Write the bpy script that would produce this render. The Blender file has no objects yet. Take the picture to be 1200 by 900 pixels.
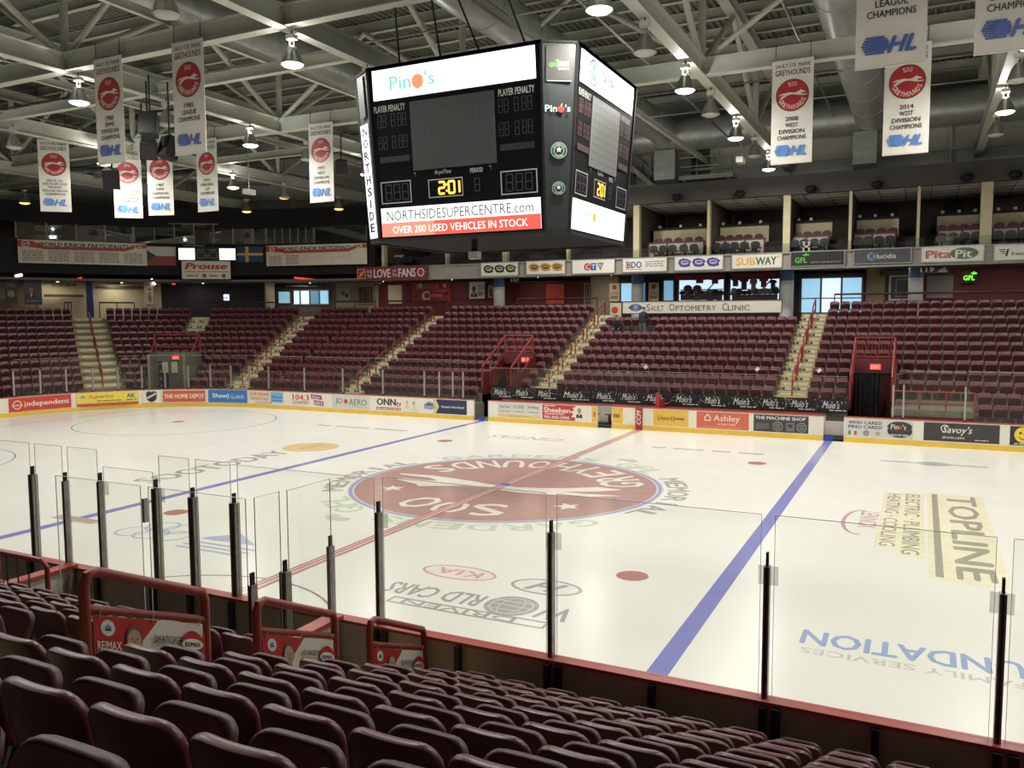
import bpy, bmesh, math, random
from mathutils import Vector, Matrix
random.seed(7)
PI = math.pi
SC = bpy.context.scene
COL = SC.collection

# ---------------------------------------------------------------- camera
CAM = Vector((10.93, -21.66, 4.98)); YAW, PITCH, ROLL, FPX = -0.4588, -0.08177, -0.00516, 970.7
_f = Vector((math.sin(YAW)*math.cos(PITCH), math.cos(YAW)*math.cos(PITCH), math.sin(PITCH)))
_r = _f.cross(Vector((0, 0, 1))).normalized(); _u = _r.cross(_f)
CR = _r*math.cos(ROLL) + _u*math.sin(ROLL); CU = -_r*math.sin(ROLL) + _u*math.cos(ROLL); CF = _f
cd = bpy.data.cameras.new('camera'); cam = bpy.data.objects.new('camera', cd); COL.objects.link(cam)
cd.sensor_fit = 'HORIZONTAL'; cd.sensor_width = 36.0; cd.lens = FPX/1200*36.0; cd.clip_end = 300
m = Matrix((CR, CU, -CF)).transposed().to_4x4(); m.translation = CAM
cam.matrix_world = m
SC.camera = cam

# ---------------------------------------------------------------- world and exposure
w = bpy.data.worlds.new('world'); SC.world = w; w.use_nodes = True
w.node_tree.nodes['Background'].inputs[0].default_value = (0.9, 0.95, 1.0, 1)
w.node_tree.nodes['Background'].inputs[1].default_value = 0.02
SC.view_settings.view_transform = 'Standard'; SC.view_settings.look = 'None'
SC.view_settings.exposure = 0.0; SC.view_settings.gamma = 1.0; SC.view_settings.use_curve_mapping = False
cy = SC.cycles
cy.use_denoising = True; cy.max_bounces = 7; cy.diffuse_bounces = 4; cy.glossy_bounces = 4
cy.transparent_max_bounces = 40; cy.transmission_bounces = 6; cy.sample_clamp_indirect = 6.0
cy.caustics_reflective = False; cy.caustics_refractive = False
LAMP_W = 365.0; LAMP_COL = (1.0, 0.975, 0.915); VENT_W = 80.0

# ---------------------------------------------------------------- measuring helpers
def ray(px, py): return CF + CR*((px-600)/FPX) - CU*((py-450)/FPX)
def H(px, py, ax, val):
    d = ray(px, py); i = 'xyz'.index(ax); return CAM + d*((val-CAM[i])/d[i])
def project(p):
    d = Vector(p)-CAM; z = d.dot(CF)
    if z < 0.2: return None
    return 600+FPX*d.dot(CR)/z, 450-FPX*d.dot(CU)/z, z
CX, CY = -21.98, 4.45                      # centre of the rink's far left corner arc
def TH(px, py, rho):                       # meets the vertical wall that runs parallel to the boards
    a = H(px, py, 'y', CY+rho)
    if a.x >= CX: return a
    d = ray(px, py); ox, oy = CAM.x-CX, CAM.y-CY
    A = d.x**2+d.y**2; B = 2*(ox*d.x+oy*d.y); C = ox**2+oy**2-rho**2
    q = CAM + d*((-B+math.sqrt(B*B-4*A*C))/2/A)
    return q if q.y >= CY else H(px, py, 'x', CX-rho)
def trk(rho, s):                           # s > CX: straight part; s as ('a', degrees): corner; ('y', y): end
    if isinstance(s, tuple):
        if s[0] == 'a':
            a = math.radians(s[1]); return Vector((CX-rho*math.sin(a), CY+rho*math.cos(a), 0))
        return Vector((CX-rho, s[1], 0))
    return Vector((s, CY+rho, 0))

# ---------------------------------------------------------------- materials
def lin(c): return tuple((x/255/12.92 if x/255 <= .04045 else ((x/255+.055)/1.055)**2.4) for x in c)
_M = {}
def mat(name, rgb, rough=.6, metal=0., spec=.5, noise=.12, scale=3., emit=0., bump=0.):
    if name in _M: return _M[name]
    m = bpy.data.materials.new(name); m.use_nodes = True; _M[name] = m
    nt = m.node_tree; b = nt.nodes['Principled BSDF']; c = lin(rgb)
    b.inputs['Roughness'].default_value = rough; b.inputs['Metallic'].default_value = metal
    b.inputs['Specular IOR Level'].default_value = spec
    b.inputs['Base Color'].default_value = (*c, 1)
    if emit:
        b.inputs['Emission Color'].default_value = (*c, 1); b.inputs['Emission Strength'].default_value = emit
    if noise:
        tc = nt.nodes.new('ShaderNodeTexCoord'); n = nt.nodes.new('ShaderNodeTexNoise'); n.inputs['Scale'].default_value = scale
        n.inputs['Detail'].default_value = 4
        r = nt.nodes.new('ShaderNodeMapRange'); r.inputs['From Min'].default_value = .3; r.inputs['From Max'].default_value = .7
        r.inputs['To Min'].default_value = 1-noise; r.inputs['To Max'].default_value = 1+noise
        x = nt.nodes.new('ShaderNodeMix'); x.data_type = 'RGBA'; x.blend_type = 'MULTIPLY'; x.inputs[0].default_value = 1
        x.inputs[6].default_value = (*c, 1)
        nt.links.new(tc.outputs['Object'], n.inputs['Vector']); nt.links.new(n.outputs['Fac'], r.inputs['Value'])
        nt.links.new(r.outputs['Result'], x.inputs[7]); nt.links.new(x.outputs[2], b.inputs['Base Color'])
        if bump:
            bp = nt.nodes.new('ShaderNodeBump'); bp.inputs['Strength'].default_value = bump; bp.inputs['Distance'].default_value = .02
            nt.links.new(n.outputs['Fac'], bp.inputs['Height']); nt.links.new(bp.outputs['Normal'], b.inputs['Normal'])
    return m
def paint(rgb, rough=.5): return mat('paint_%d_%d_%d' % tuple(rgb), rgb, rough, noise=0.04, scale=6)
def lit(rgb, e): return mat('lit_%d_%d_%d_%.1f' % (*rgb, e), rgb, .4, noise=0, emit=e)
def glass_mat(name, tint, gloss=.08, rough=.02):
    m = bpy.data.materials.new(name); m.use_nodes = True; nt = m.node_tree
    for n in list(nt.nodes):
        if n.type != 'OUTPUT_MATERIAL': nt.nodes.remove(n)
    out = nt.nodes['Material Output']
    t = nt.nodes.new('ShaderNodeBsdfTransparent'); t.inputs[0].default_value = (*tint, 1)
    g = nt.nodes.new('ShaderNodeBsdfGlossy'); g.inputs['Roughness'].default_value = rough
    fr = nt.nodes.new('ShaderNodeFresnel'); fr.inputs[0].default_value = 1.25
    mu = nt.nodes.new('ShaderNodeMath'); mu.operation = 'MULTIPLY_ADD'; mu.inputs[1].default_value = .6; mu.inputs[2].default_value = gloss*.3
    mx = nt.nodes.new('ShaderNodeMixShader')
    ge = nt.nodes.new('ShaderNodeNewGeometry'); ff = nt.nodes.new('ShaderNodeMath'); ff.operation = 'SUBTRACT'; ff.inputs[0].default_value = 1
    pr = nt.nodes.new('ShaderNodeMath'); pr.operation = 'MULTIPLY'
    nt.links.new(fr.outputs[0], mu.inputs[0]); nt.links.new(ge.outputs['Backfacing'], ff.inputs[1])
    nt.links.new(mu.outputs[0], pr.inputs[0]); nt.links.new(ff.outputs[0], pr.inputs[1]); nt.links.new(pr.outputs[0], mx.inputs[0])
    nt.links.new(t.outputs[0], mx.inputs[1]); nt.links.new(g.outputs[0], mx.inputs[2]); nt.links.new(mx.outputs[0], out.inputs[0])
    return m
GLASS = glass_mat('rink_glass', (.982, .99, .98))
EDGE = mat('glass_edge', (196, 204, 194), .3, noise=.05)
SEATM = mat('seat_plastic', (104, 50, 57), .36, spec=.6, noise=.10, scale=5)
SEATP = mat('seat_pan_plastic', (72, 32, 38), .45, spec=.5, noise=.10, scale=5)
STEEL = mat('brushed_steel', (150, 150, 148), .35, .85, noise=.08, scale=20)
DARKST = mat('dark_steel', (52, 52, 54), .45, .4, noise=.1)
REDP = mat('red_enamel', (136, 50, 44), .4, noise=.08, scale=8)
CONC = mat('concrete', (122, 114, 102), .85, noise=.18, scale=2.5, bump=.2)
BLACK = mat('matt_black', (14, 14, 15), .75, noise=.1)
ROOFST = mat('roof_steel_paint', (184, 188, 174), .55, noise=.08, scale=1.2)
DECKM = mat('roof_deck_metal', (124, 126, 114), .5, .2, noise=.1, scale=1.5)
DUCTM = mat('galvanised_duct', (168, 172, 168), .36, .4, noise=.14, scale=2.5)
CREAM = mat('cream_paint', (196, 184, 150), .6, noise=.06)
MAROON = mat('maroon_wall_paint', (88, 24, 30), .6, noise=.1, scale=1.5)
DARKW = mat('dark_wall_paint', (44, 44, 46), .75, noise=.1)
TANW = mat('tan_wall_paint', (128, 112, 84), .7, noise=.08)

# ---------------------------------------------------------------- mesh builder
class MB:
    def __init__(s): s.v = []; s.f = []; s.m = []; s.k = 0
    def add(s, vs, fs, k=None):
        o = len(s.v); s.v += [tuple(v) for v in vs]; kk = s.k if k is None else k
        for f in fs: s.f.append([i+o for i in f]); s.m.append(kk)
        return s
    def box(s, x0, x1, y0, y1, z0, z1, k=None):
        v = [(x, y, z) for z in (z0, z1) for y in (y0, y1) for x in (x0, x1)]
        return s.add(v, [(0, 2, 3, 1), (4, 5, 7, 6), (0, 1, 5, 4), (2, 6, 7, 3), (0, 4, 6, 2), (1, 3, 7, 5)], k)
    def obox(s, c, a, b, d, k=None):       # centre and three half vectors
        c, a, b, d = map(Vector, (c, a, b, d))
        v = [c+a*i+b*j+d*l for l in (-1, 1) for j in (-1, 1) for i in (-1, 1)]
        return s.add(v, [(0, 2, 3, 1), (4, 5, 7, 6), (0, 1, 5, 4), (2, 6, 7, 3), (0, 4, 6, 2), (1, 3, 7, 5)], k)
    def bar(s, p, q, wd, ht, k=None, up=(0, 0, 1)):
        p, q = Vector(p), Vector(q); d = q-p; n = d.normalized(); u = Vector(up)
        if abs(n.dot(u)) > .95: u = Vector((0, 1, 0))
        sd = n.cross(u).normalized(); u = sd.cross(n)
        return s.obox((p+q)/2, d/2, sd*wd/2, u*ht/2, k)
    def tube(s, p, q, r, n=8, k=None, r2=None):
        p, q = Vector(p), Vector(q); d = (q-p).normalized(); a = d.orthogonal().normalized(); b = d.cross(a)
        r2 = r if r2 is None else r2; vs = []
        for c, rr in ((p, r), (q, r2)):
            vs += [c+(a*math.cos(2*PI*i/n)+b*math.sin(2*PI*i/n))*rr for i in range(n)]
        fs = [(i, (i+1) % n, n+(i+1) % n, n+i) for i in range(n)] + [list(range(n))[::-1], list(range(n, 2*n))]
        return s.add(vs, fs, k)
    def path(s, pts, r, n=8, k=None, closed=False):
        pts = [Vector(p) for p in pts]; vs = []; fs = []; N = len(pts); up = None
        for i, p in enumerate(pts):
            a = pts[i-1] if (i or closed) else p; b = pts[(i+1) % N] if (i < N-1 or closed) else p
            t = (b-a).normalized()
            if up is None: up = t.orthogonal().normalized()
            up = (up-t*up.dot(t)).normalized(); sd = t.cross(up)
            vs += [p+(up*math.cos(2*PI*j/n)+sd*math.sin(2*PI*j/n))*r for j in range(n)]
        for i in range(N if closed else N-1):
            a, b = i*n, ((i+1) % N)*n
            fs += [(a+j, a+(j+1) % n, b+(j+1) % n, b+j) for j in range(n)]
        if not closed: fs += [list(range(n))[::-1], list(range((N-1)*n, N*n))]
        return s.add(vs, fs, k)
    def lathe(s, prof, c=(0, 0, 0), n=16, k=None):
        c = Vector(c); vs = []; fs = []; P = len(prof)
        for r, z in prof: vs += [c+Vector((r*math.cos(2*PI*i/n), r*math.sin(2*PI*i/n), z)) for i in range(n)]
        for j in range(P-1): fs += [(j*n+i, j*n+(i+1) % n, (j+1)*n+(i+1) % n, (j+1)*n+i) for i in range(n)]
        return s.add(vs, fs, k)
    def ibeam(s, p, q, wd, ht, tw=.03, tf=.03, k=None, k2=None):    # p, q at the underside
        p, q = Vector(p), Vector(q)
        for z, w_, h_ in ((tf/2, wd, tf), (ht/2, tw, ht-2*tf), (ht-tf/2, wd, tf)):
            o = Vector((0, 0, z)); s.bar(p+o, q+o, w_, h_, k)
        return s
    def prism(s, poly, M, t0, t1, k=None):  # 2D outline in the plane of matrix M, from height t0 to t1
        n = len(poly); vs = [M @ Vector((x, y, t)) for t in (t0, t1) for x, y in poly]
        fs = [list(range(n))[::-1], list(range(n, 2*n))] + [(i, (i+1) % n, n+(i+1) % n, n+i) for i in range(n)]
        return s.add(vs, fs, k)
    def mesh(s, name, mats, smooth=False):
        me = bpy.data.meshes.new(name); me.from_pydata(s.v, [], s.f)
        for m_ in (mats if isinstance(mats, (list, tuple)) else [mats]): me.materials.append(m_)
        me.polygons.foreach_set('material_index', s.m)
        if smooth:
            me.polygons.foreach_set('use_smooth', [True]*len(s.f)); me.set_sharp_from_angle(angle=math.radians(38))
        me.update(); return me
    def build(s, name, mats, parent=None, smooth=False):
        o = bpy.data.objects.new(name, s.mesh(name, mats, smooth)); COL.objects.link(o)
        if parent: o.parent = parent
        return o
def tag(o, label=None, cat=None, group=None, kind=None):
    if label: o['label'] = label
    if cat: o['category'] = cat
    if group: o['group'] = group
    if kind: o['kind'] = kind
    return o
def struct(o): o['kind'] = 'structure'; return o
def empty(name, loc=(0, 0, 0)):
    o = bpy.data.objects.new(name, None); o.location = loc; COL.objects.link(o); o.empty_display_size = .1; return o
KIDS = {}
def copy_tree(o, parent=None):
    c = o.copy(); COL.objects.link(c)
    if parent: c.parent = parent
    for ch in KIDS.get(o.name) or KIDS.setdefault(o.name, list(o.children)): copy_tree(ch, c)
    return c
ORD = ('first second third fourth fifth sixth seventh eighth ninth tenth eleventh twelfth thirteenth fourteenth fifteenth sixteenth '
       'seventeenth eighteenth nineteenth twentieth').split() + ['twenty-'+x for x in 'first second third fourth fifth sixth seventh eighth ninth'.split()] + \
      ['thirtieth'] + ['thirty-'+x for x in 'first second third fourth fifth sixth seventh eighth ninth'.split()]

# ---------------------------------------------------------------- lettering and flat artwork
_T = {}
def text2d(t, bold=0., shear=0., space=1.):
    key = (t, bold, shear, space)
    if key in _T: return _T[key]
    cu = bpy.data.curves.new('t', 'FONT'); cu.body = t; cu.size = 1; cu.resolution_u = 2; cu.offset = bold; cu.shear = shear
    cu.space_character = space; cu.fill_mode = 'FRONT'
    o = bpy.data.objects.new('t', cu); COL.objects.link(o)
    dg = bpy.context.evaluated_depsgraph_get(); dg.update(); me = bpy.data.meshes.new_from_object(o.evaluated_get(dg))
    vs = [(v.co.x, v.co.y) for v in me.vertices]; fs = [list(p.vertices) for p in me.polygons]
    bpy.data.objects.remove(o); bpy.data.curves.remove(cu); bpy.data.meshes.remove(me)
    xs = [v[0] for v in vs] or [0, 1]; ys = [v[1] for v in vs] or [0, 1]
    _T[key] = (vs, fs, min(xs), max(xs), min(ys), max(ys)); return _T[key]
class Art:                                  # flat artwork on a board of w x h metres, origin at its lower left corner
    def __init__(s, w_, h_, step=.0015): s.w, s.h = w_, h_; s.sh = s.first = MB(); s.tx = MB(); s.cols = []; s.n = 0; s.step = step; s.hold = False; s.more = []
    def up(s):
        if not s.hold: s.n += 1
        return s.n*s.step
    def _k(s, c):
        c = c if isinstance(c, bpy.types.Material) else paint(c)
        if c not in s.cols: s.cols.append(c)
        return s.cols.index(c)
    def poly(s, pts, c, to=None):
        z = s.up(); (to or s.sh).add([(x, y, z) for x, y in pts], [list(range(len(pts)))], s._k(c)); return s
    def rect(s, x0, y0, x1, y1, c): return s.poly([(x0, y0), (x1, y0), (x1, y1), (x0, y1)], c)
    def frame(s, x0, y0, x1, y1, t, c):
        for r in ((x0, y0, x1, y0+t), (x0, y1-t, x1, y1), (x0, y0, x0+t, y1), (x1-t, y0, x1, y1)): s.rect(*r, c)
        return s
    def disc(s, cx, cy_, rx, c, ry=None, n=32, a0=0, a1=2*PI):
        ry = rx if ry is None else ry
        return s.poly([(cx+rx*math.cos(a0+(a1-a0)*i/n), cy_+ry*math.sin(a0+(a1-a0)*i/n)) for i in range(n+(a1-a0 < 6))], c)
    def ring(s, cx, cy_, rx, th, c, ry=None, n=40, a0=0, a1=2*PI):
        ry = rx if ry is None else ry; z = s.up(); vs = []
        for i in range(n+1):
            a = a0+(a1-a0)*i/n; vs += [(cx+rx*math.cos(a), cy_+ry*math.sin(a), z), (cx+(rx-th)*math.cos(a), cy_+(ry-th)*math.sin(a), z)]
        s.sh.add(vs, [(2*i, 2*i+2, 2*i+3, 2*i+1) for i in range(n)], s._k(c)); return s
    def line(s, p, q, t, c):
        d = Vector(q)-Vector(p); n = Vector((-d.y, d.x)).normalized()*t/2; p, q = Vector(p), Vector(q)
        return s.poly([tuple(p-n), tuple(q-n), tuple(q+n), tuple(p+n)], c)
    def text(s, t, cx, cy_, h, c, width=None, bold=.01, shear=0, align='c', rot=0, space=1.):
        wt = max(0, bold); vs, fs, x0, x1, y0, y1 = text2d(t, min(bold, 0), shear, space); z = s.up()
        if wt > .004:
            nv = len(vs); d_ = wt*.9; vs = [(x-d_, y) for x, y in vs]+[(x+d_, y) for x, y in vs]+[(x, y+d_*.6) for x, y in vs]+[(x, y-d_*.6) for x, y in vs]; fs = fs+[[i+nv*k for i in f] for k in (1, 2, 3) for f in fs]; x0 -= d_; x1 += d_; y0 -= d_*.6; y1 += d_*.6
        sy = h/max(y1-y0, 1e-3); sx = (width/max(x1-x0, 1e-3)) if width else sy
        wd = (x1-x0)*sx; ox = {'c': -wd/2, 'l': 0, 'r': -wd}[align]; ca, sa = math.cos(rot), math.sin(rot); out = []
        for q, (x, y) in enumerate(vs):
            u = (x-x0)*sx+ox; v = (y-y0)*sy-h/2; out.append((cx+u*ca-v*sa, cy_+u*sa+v*ca, z+(q*4//len(vs))*s.step*.2))
        b = s.tx
        if not s.hold and h > .1: b = MB(); s.more.append(('lettering', b))
        b.add(out, fs, s._k(c)); return s
    def arc(s, t, cx, cy_, r, h, c, a_mid, span, inward=False, bold=.015, narrow=.8):   # letters set around a circle
        n = len(t); s.up(); s.hold = True
        for i, ch in enumerate(t):
            if ch == ' ': continue
            f = (i+.5)/n-.5
            a = a_mid-f*span if not inward else a_mid+f*span
            rot = a-PI/2 if not inward else a+PI/2
            wd = abs(span)*r/n*narrow
            s.text(ch, cx+r*math.cos(a), cy_+r*math.sin(a), h, c, width=wd*(.35 if ch in 'I1.' else 1), bold=bold, rot=rot)
        s.hold = False; return s
    def scrawl(s, x0, y0, x1, y1, rows, c, seed=1):     # copy too small to read
        rnd = random.Random(seed); h = max((y1-y0)/rows, .02); s.up(); s.hold = True
        for r in range(rows):
            x = x0
            while x < x1-h*.6:
                wd = min(rnd.uniform(.8, 3.2)*h, x1-x); s.rect(x, y0+r*h+h*.28, x+wd, y0+r*h+h*.72, c); x += wd+h*.45
        s.hold = False; return s
    def begin(s, name): s.more.append((name, s.sh)); s.sh = MB(); s.more[-1] = (name, s.sh); return s     # following shapes form a named part
    def meshes(s): return ([('artwork_print', s.first)] if s.first.f else []) + [x for x in s.more if x[1].f] + ([('lettering', s.tx)] if s.tx.f else [])
    def parts(s, parent): return [b.build(nm, s.cols, parent) for nm, b in s.meshes()]
def frame_mat(o, ux, uz=(0, 0, 1)):         # x along ux, y along uz, z out of the face
    ux = Vector(ux).normalized(); uz = Vector(uz); uz = (uz-ux*uz.dot(ux)).normalized(); n = ux.cross(uz)
    m_ = Matrix((ux, uz, n)).transposed().to_4x4(); m_.translation = Vector(o); return m_
def board(name, label, cat, M, w_, h_, base, draw=None, t=.03, group=None, frame=None, kind=None, trim=None, parent=None):
    b = MB().box(0, w_, 0, h_, -t, 0); o = b.build(name, base if isinstance(base, bpy.types.Material) else paint(base))
    o.matrix_world = M
    if parent: o.parent = parent
    if cat: tag(o, label, cat, group, kind)
    a = Art(w_, h_)
    if draw: draw(a)
    a.parts(o)
    if frame:
        f = MB(); r = frame
        f.box(-r, w_+r, -r, 0, -t-.01, .02).box(-r, w_+r, h_, h_+r, -t-.01, .02).box(-r, 0, 0, h_, -t-.01, .02).box(w_, w_+r, 0, h_, -t-.01, .02)
        f.build('frame', trim or STEEL, o)
    return o
def wall_board(name, label, cat, px0, px1, pt, pb, rho, base, draw=None, **kw):   # seen between two columns and two rows of the photo, hung on wall rho
    pm = (pt+pb)/2; A = TH(px0, pm, rho); B = TH(px1, pm, rho); pmx = (px0+px1)/2
    z1 = TH(pmx, pt, rho).z; z0 = TH(pmx, pb, rho).z
    if rho > 20.3 and z1 > 7.38 and z0 < 7.3: z1 = 7.38
    A.z = B.z = z0; return board(name, label, cat, frame_mat(A, B-A), (B-A).length, z1-z0, base, draw, **kw)
# ================================================================ the setting
def sweep(prof, pts_fn, params, name, mats, parent=None, caps=True, smooth=False, closed=True):
    # prof: closed (rho, z) outline; pts_fn(rho, s) gives the plan point
    n = len(prof); b = MB(); vs = []
    for s in params:
        for r, z in prof:
            q = pts_fn(r, s); vs.append((q.x, q.y, z))
    fs = []
    for i in range(len(params)-1):
        for j in range(n if closed else n-1):
            fs.append((i*n+j, i*n+(j+1) % n, (i+1)*n+(j+1) % n, (i+1)*n+j))
    if caps and closed: fs += [list(range(n))[::-1], list(range((len(params)-1)*n, len(params)*n))]
    b.add(vs, fs); return b
ARC = [('a', a) for a in range(0, 91, 3)]
FAR = [26.0, 14.0, 6.0, -2.0, -10.0, -16.0] + ARC + [('y', 0.0), ('y', -8.0)]
# ---- ice
ice_m = mat('ice', (236, 234, 226), .13, spec=.36, noise=.025, scale=.35)
nt = ice_m.node_tree; _b = nt.nodes['Principled BSDF']; _b.inputs['IOR'].default_value = 1.31
_n = nt.nodes.new('ShaderNodeTexNoise'); _n.inputs['Scale'].default_value = 1.1; _n.inputs['Detail'].default_value = 6
_r = nt.nodes.new('ShaderNodeMapRange'); _r.inputs['To Min'].default_value = .2; _r.inputs['To Max'].default_value = .3
_tc = nt.nodes.new('ShaderNodeTexCoord')
nt.links.new(_tc.outputs['Object'], _n.inputs['Vector']); nt.links.new(_n.outputs['Fac'], _r.inputs['Value']); nt.links.new(_r.outputs['Result'], _b.inputs['Roughness'])
def icepaint(rgb):
    m_ = mat('ice_paint_%d_%d_%d' % tuple(rgb), rgb, .16, spec=.45, noise=.05, scale=3); m_.node_tree.nodes['Principled BSDF'].inputs['IOR'].default_value = 1.31; return m_
ring = []
RX, RY, RR = 30.48, 12.95, 8.53
for sx, sy, a0 in ((1, 1, 0), (-1, 1, 90), (-1, -1, 180), (1, -1, 270)):
    for i in range(16):
        a = math.radians(a0+i*6); ring.append((sx*(RX-RR)+RR*math.cos(a), sy*(RY-RR)+RR*math.sin(a)))
I4 = Matrix.Identity(4)
ice = struct(MB().prism(ring, I4, -.05, 0).build('ice_rink', ice_m))
struct(MB().box(-75, 45, -40, 45, -.4, -.06).build('floor', CONC))
class IceArt(Art):
    def _k(s, c): return super()._k(icepaint(c) if not isinstance(c, bpy.types.Material) else c)
def ice_marks(name, A, M):
    o = MB()
    e = None
    for nm, bb in A.meshes():
        e = bb.build(name if nm == 'artwork_print' else name+'_'+nm, A.cols, ice); e.matrix_world = M
up = Matrix.Translation((0, 0, .0006))
BLUE_L, RED_L, PINK = (140, 142, 202), (188, 128, 124), (230, 200, 194)
a = IceArt(1, 1, .00012)
for sx in (-1, 1): a.rect(sx*7.77-.155, -12.95, sx*7.77+.155, 12.95, BLUE_L)
ice_marks('blue_line', a, up)
a = IceArt(1, 1, .00012)                     # the faceoff spots and circles
for sx in (-1, 1):
    for sy in (-1, 1): a.disc(sx*6.1, sy*6.71, .31, (190, 138, 130))
    for sy in (-1, 1):
        a.ring(sx*21.0, sy*6.71, 4.57, .05, (150, 150, 170), n=72); a.disc(sx*21.0, sy*6.71, .3, (190, 138, 130))
a.rect(-27.15, -11, -27.09, 11, (190, 120, 116)); a.ring(-.0, -12.9, 3.05, .05, (170, 140, 140), n=40, a0=.05, a1=PI-.05)
ice_marks('faceoff_mark', a, up)
# ---- running hound used on the ice and on the banners (unit: circle of radius 1)
HOUND = [(-.80,-.20),(-.62,-.05),(-.45,.02),(-.62,.02),(-.86,-.02),(-.66,.10),(-.40,.14),(-.18,.17),(.06,.12),(.25,.13),(.38,.20),(.52,.28),(.58,.22),(.80,.13),
         (.78,.08),(.60,.08),(.50,.05),(.62,-.02),(.88,-.03),(.90,-.07),(.64,-.10),(.40,-.06),(.24,-.03),(.10,.01),(-.12,.02),(-.26,-.02),(-.44,-.10),(-.62,-.22)]
def emblem(A, cx, cy_, R, red, white, rim, k=1):
    A.disc(cx, cy_, R, rim, n=56); A.disc(cx, cy_, R*.955, red, n=56)
    A.poly([(cx+x*R*.98, cy_+y*R*.98+.03*R) for x, y in HOUND], white)
    A.arc('SOO', cx, cy_, R*.70, R*.27, white, PI/2, .78, narrow=.82, bold=.02)
    A.arc('GREYHOUNDS', cx, cy_, R*.74, R*.28, white, -PI/2, 2.55, inward=True, narrow=.84, bold=.02)
def star(A, cx, cy_, r, c, n=5, k=.42, rot=PI/2):
    A.poly([(cx+(r if i % 2 == 0 else r*k)*math.cos(rot+PI*i/n), cy_+(r if i % 2 == 0 else r*k)*math.sin(rot+PI*i/n)) for i in range(2*n)], c)
R180 = Matrix.Rotation(PI, 4, 'Z')
a = IceArt(1, 1, .00012); WH = (240, 234, 224); RD = (190, 154, 146)
a.disc(0, 0, 4.62, (214, 214, 226), n=80); a.ring(0, 0, 4.57, .09, (168, 168, 204), n=80); a.disc(0, 0, 4.42, RD, n=80)
R = 4.42
a.poly([(x*R*.96, y*R*.96+.03*R) for x, y in HOUND], WH)
a.arc('SOO', 0, 0, R*.73, R*.30, WH, PI/2, .98, narrow=.88, bold=.02); a.arc('GREYHOUNDS', 0, 0, R*.78, R*.30, WH, -PI/2, 2.55, inward=True, narrow=.80, bold=.02)
for sx in (-1, 1): star(a, sx*R*.62, R*.42, R*.09, WH)
GR, DG = (206, 220, 192), (178, 178, 170)
for o_ in (0, PI):
    a.arc('MEMORIAL', 0, 0, 5.03, .62, DG, PI+.10+o_, 1.05, narrow=.92, bold=.03)
    a.arc('GARDENS', 0, 0, 5.03, .62, GR, PI-1.22+o_, 1.18, narrow=.86, bold=.03)
    a.arc('GFL', 0, 0, 5.05, .8, GR, PI+.98+o_, .40, narrow=.9, bold=.03)
    for d_ in (-.28, 0, .28):
        t_ = PI+1.20+o_+.02; q = Vector((5.55*math.cos(t_), 5.55*math.sin(t_))); dd = Vector((math.cos(t_+d_*3), math.sin(t_+d_*3)))
        a.disc(q.x+dd.x*.3, q.y+dd.y*.3, .2, GR, n=14)
ice_marks('centre_logo', a, up @ Matrix.Translation((0, 0, .0006)) @ R180)
a = IceArt(1, 1, .00012)
a.rect(-.16, -12.95, .16, 12.95, PINK)
for x in (-.16, -.045, .095): a.rect(x, -12.95, x+.055, 12.95, RED_L)
a.disc(0, 0, .16, (120, 120, 190), n=20)
ice_marks('centre_line', a, Matrix.Translation((0, 0, .0062)))
def ice_text(name, jobs, rot=180):
    a = IceArt(1, 1, .00012)
    jobs(a); ice_marks(name, a, up @ Matrix.Rotation(math.radians(rot), 4, 'Z'))
GY = (176, 174, 168)
def _topline(a):                            # local x runs towards the camera (-y), local y towards +x
    Y = (240, 234, 204)
    for x0, x1, y0, y1 in ((-3.95, 4.55, 11.55, 12.55), (-3.9, 4.45, 11.2, 11.6), (-3.75, 3.1, 10.58, 11.14), (-3.55, 2.6, 10.15, 10.62)): a.rect(x0, y0, x1, y1, Y)
    T = (172, 166, 150)
    a.text('TOPLINE', .25, 12.02, .70, T, width=8.1, bold=.03); a.rect(-3.8, 11.32, 4.3, 11.46, T)
    a.text('ELECTRIC · PLUMBING', -.3, 10.86, .36, T, width=6.4, bold=.02); a.text('HEATING · COOLING', -.5, 10.40, .33, T, width=5.8, bold=.02)
    LX = (206, 164, 172); a.text('LENNOX', .05, 9.92, .42, LX, width=1.75, bold=.01)
    a.ring(.35, 9.75, 1.3, .09, LX, ry=.42, n=40, a0=PI*.95, a1=2.05*PI)
ice_text('topline_advert', _topline, -90)
def _sootoday(a):                           # local x runs away from the camera (+y), local y towards -x
    a.text('SOOTODAY', -1.2, 10.25, 1.0, GY, width=6.3, bold=.03); a.disc(3.2, 10.0, 1.08, (240, 208, 150), n=40); a.text('.com', 3.2, 10.0, .38, (206, 178, 130), width=1.2)
ice_text('sootoday_advert', _sootoday, 90)
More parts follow.
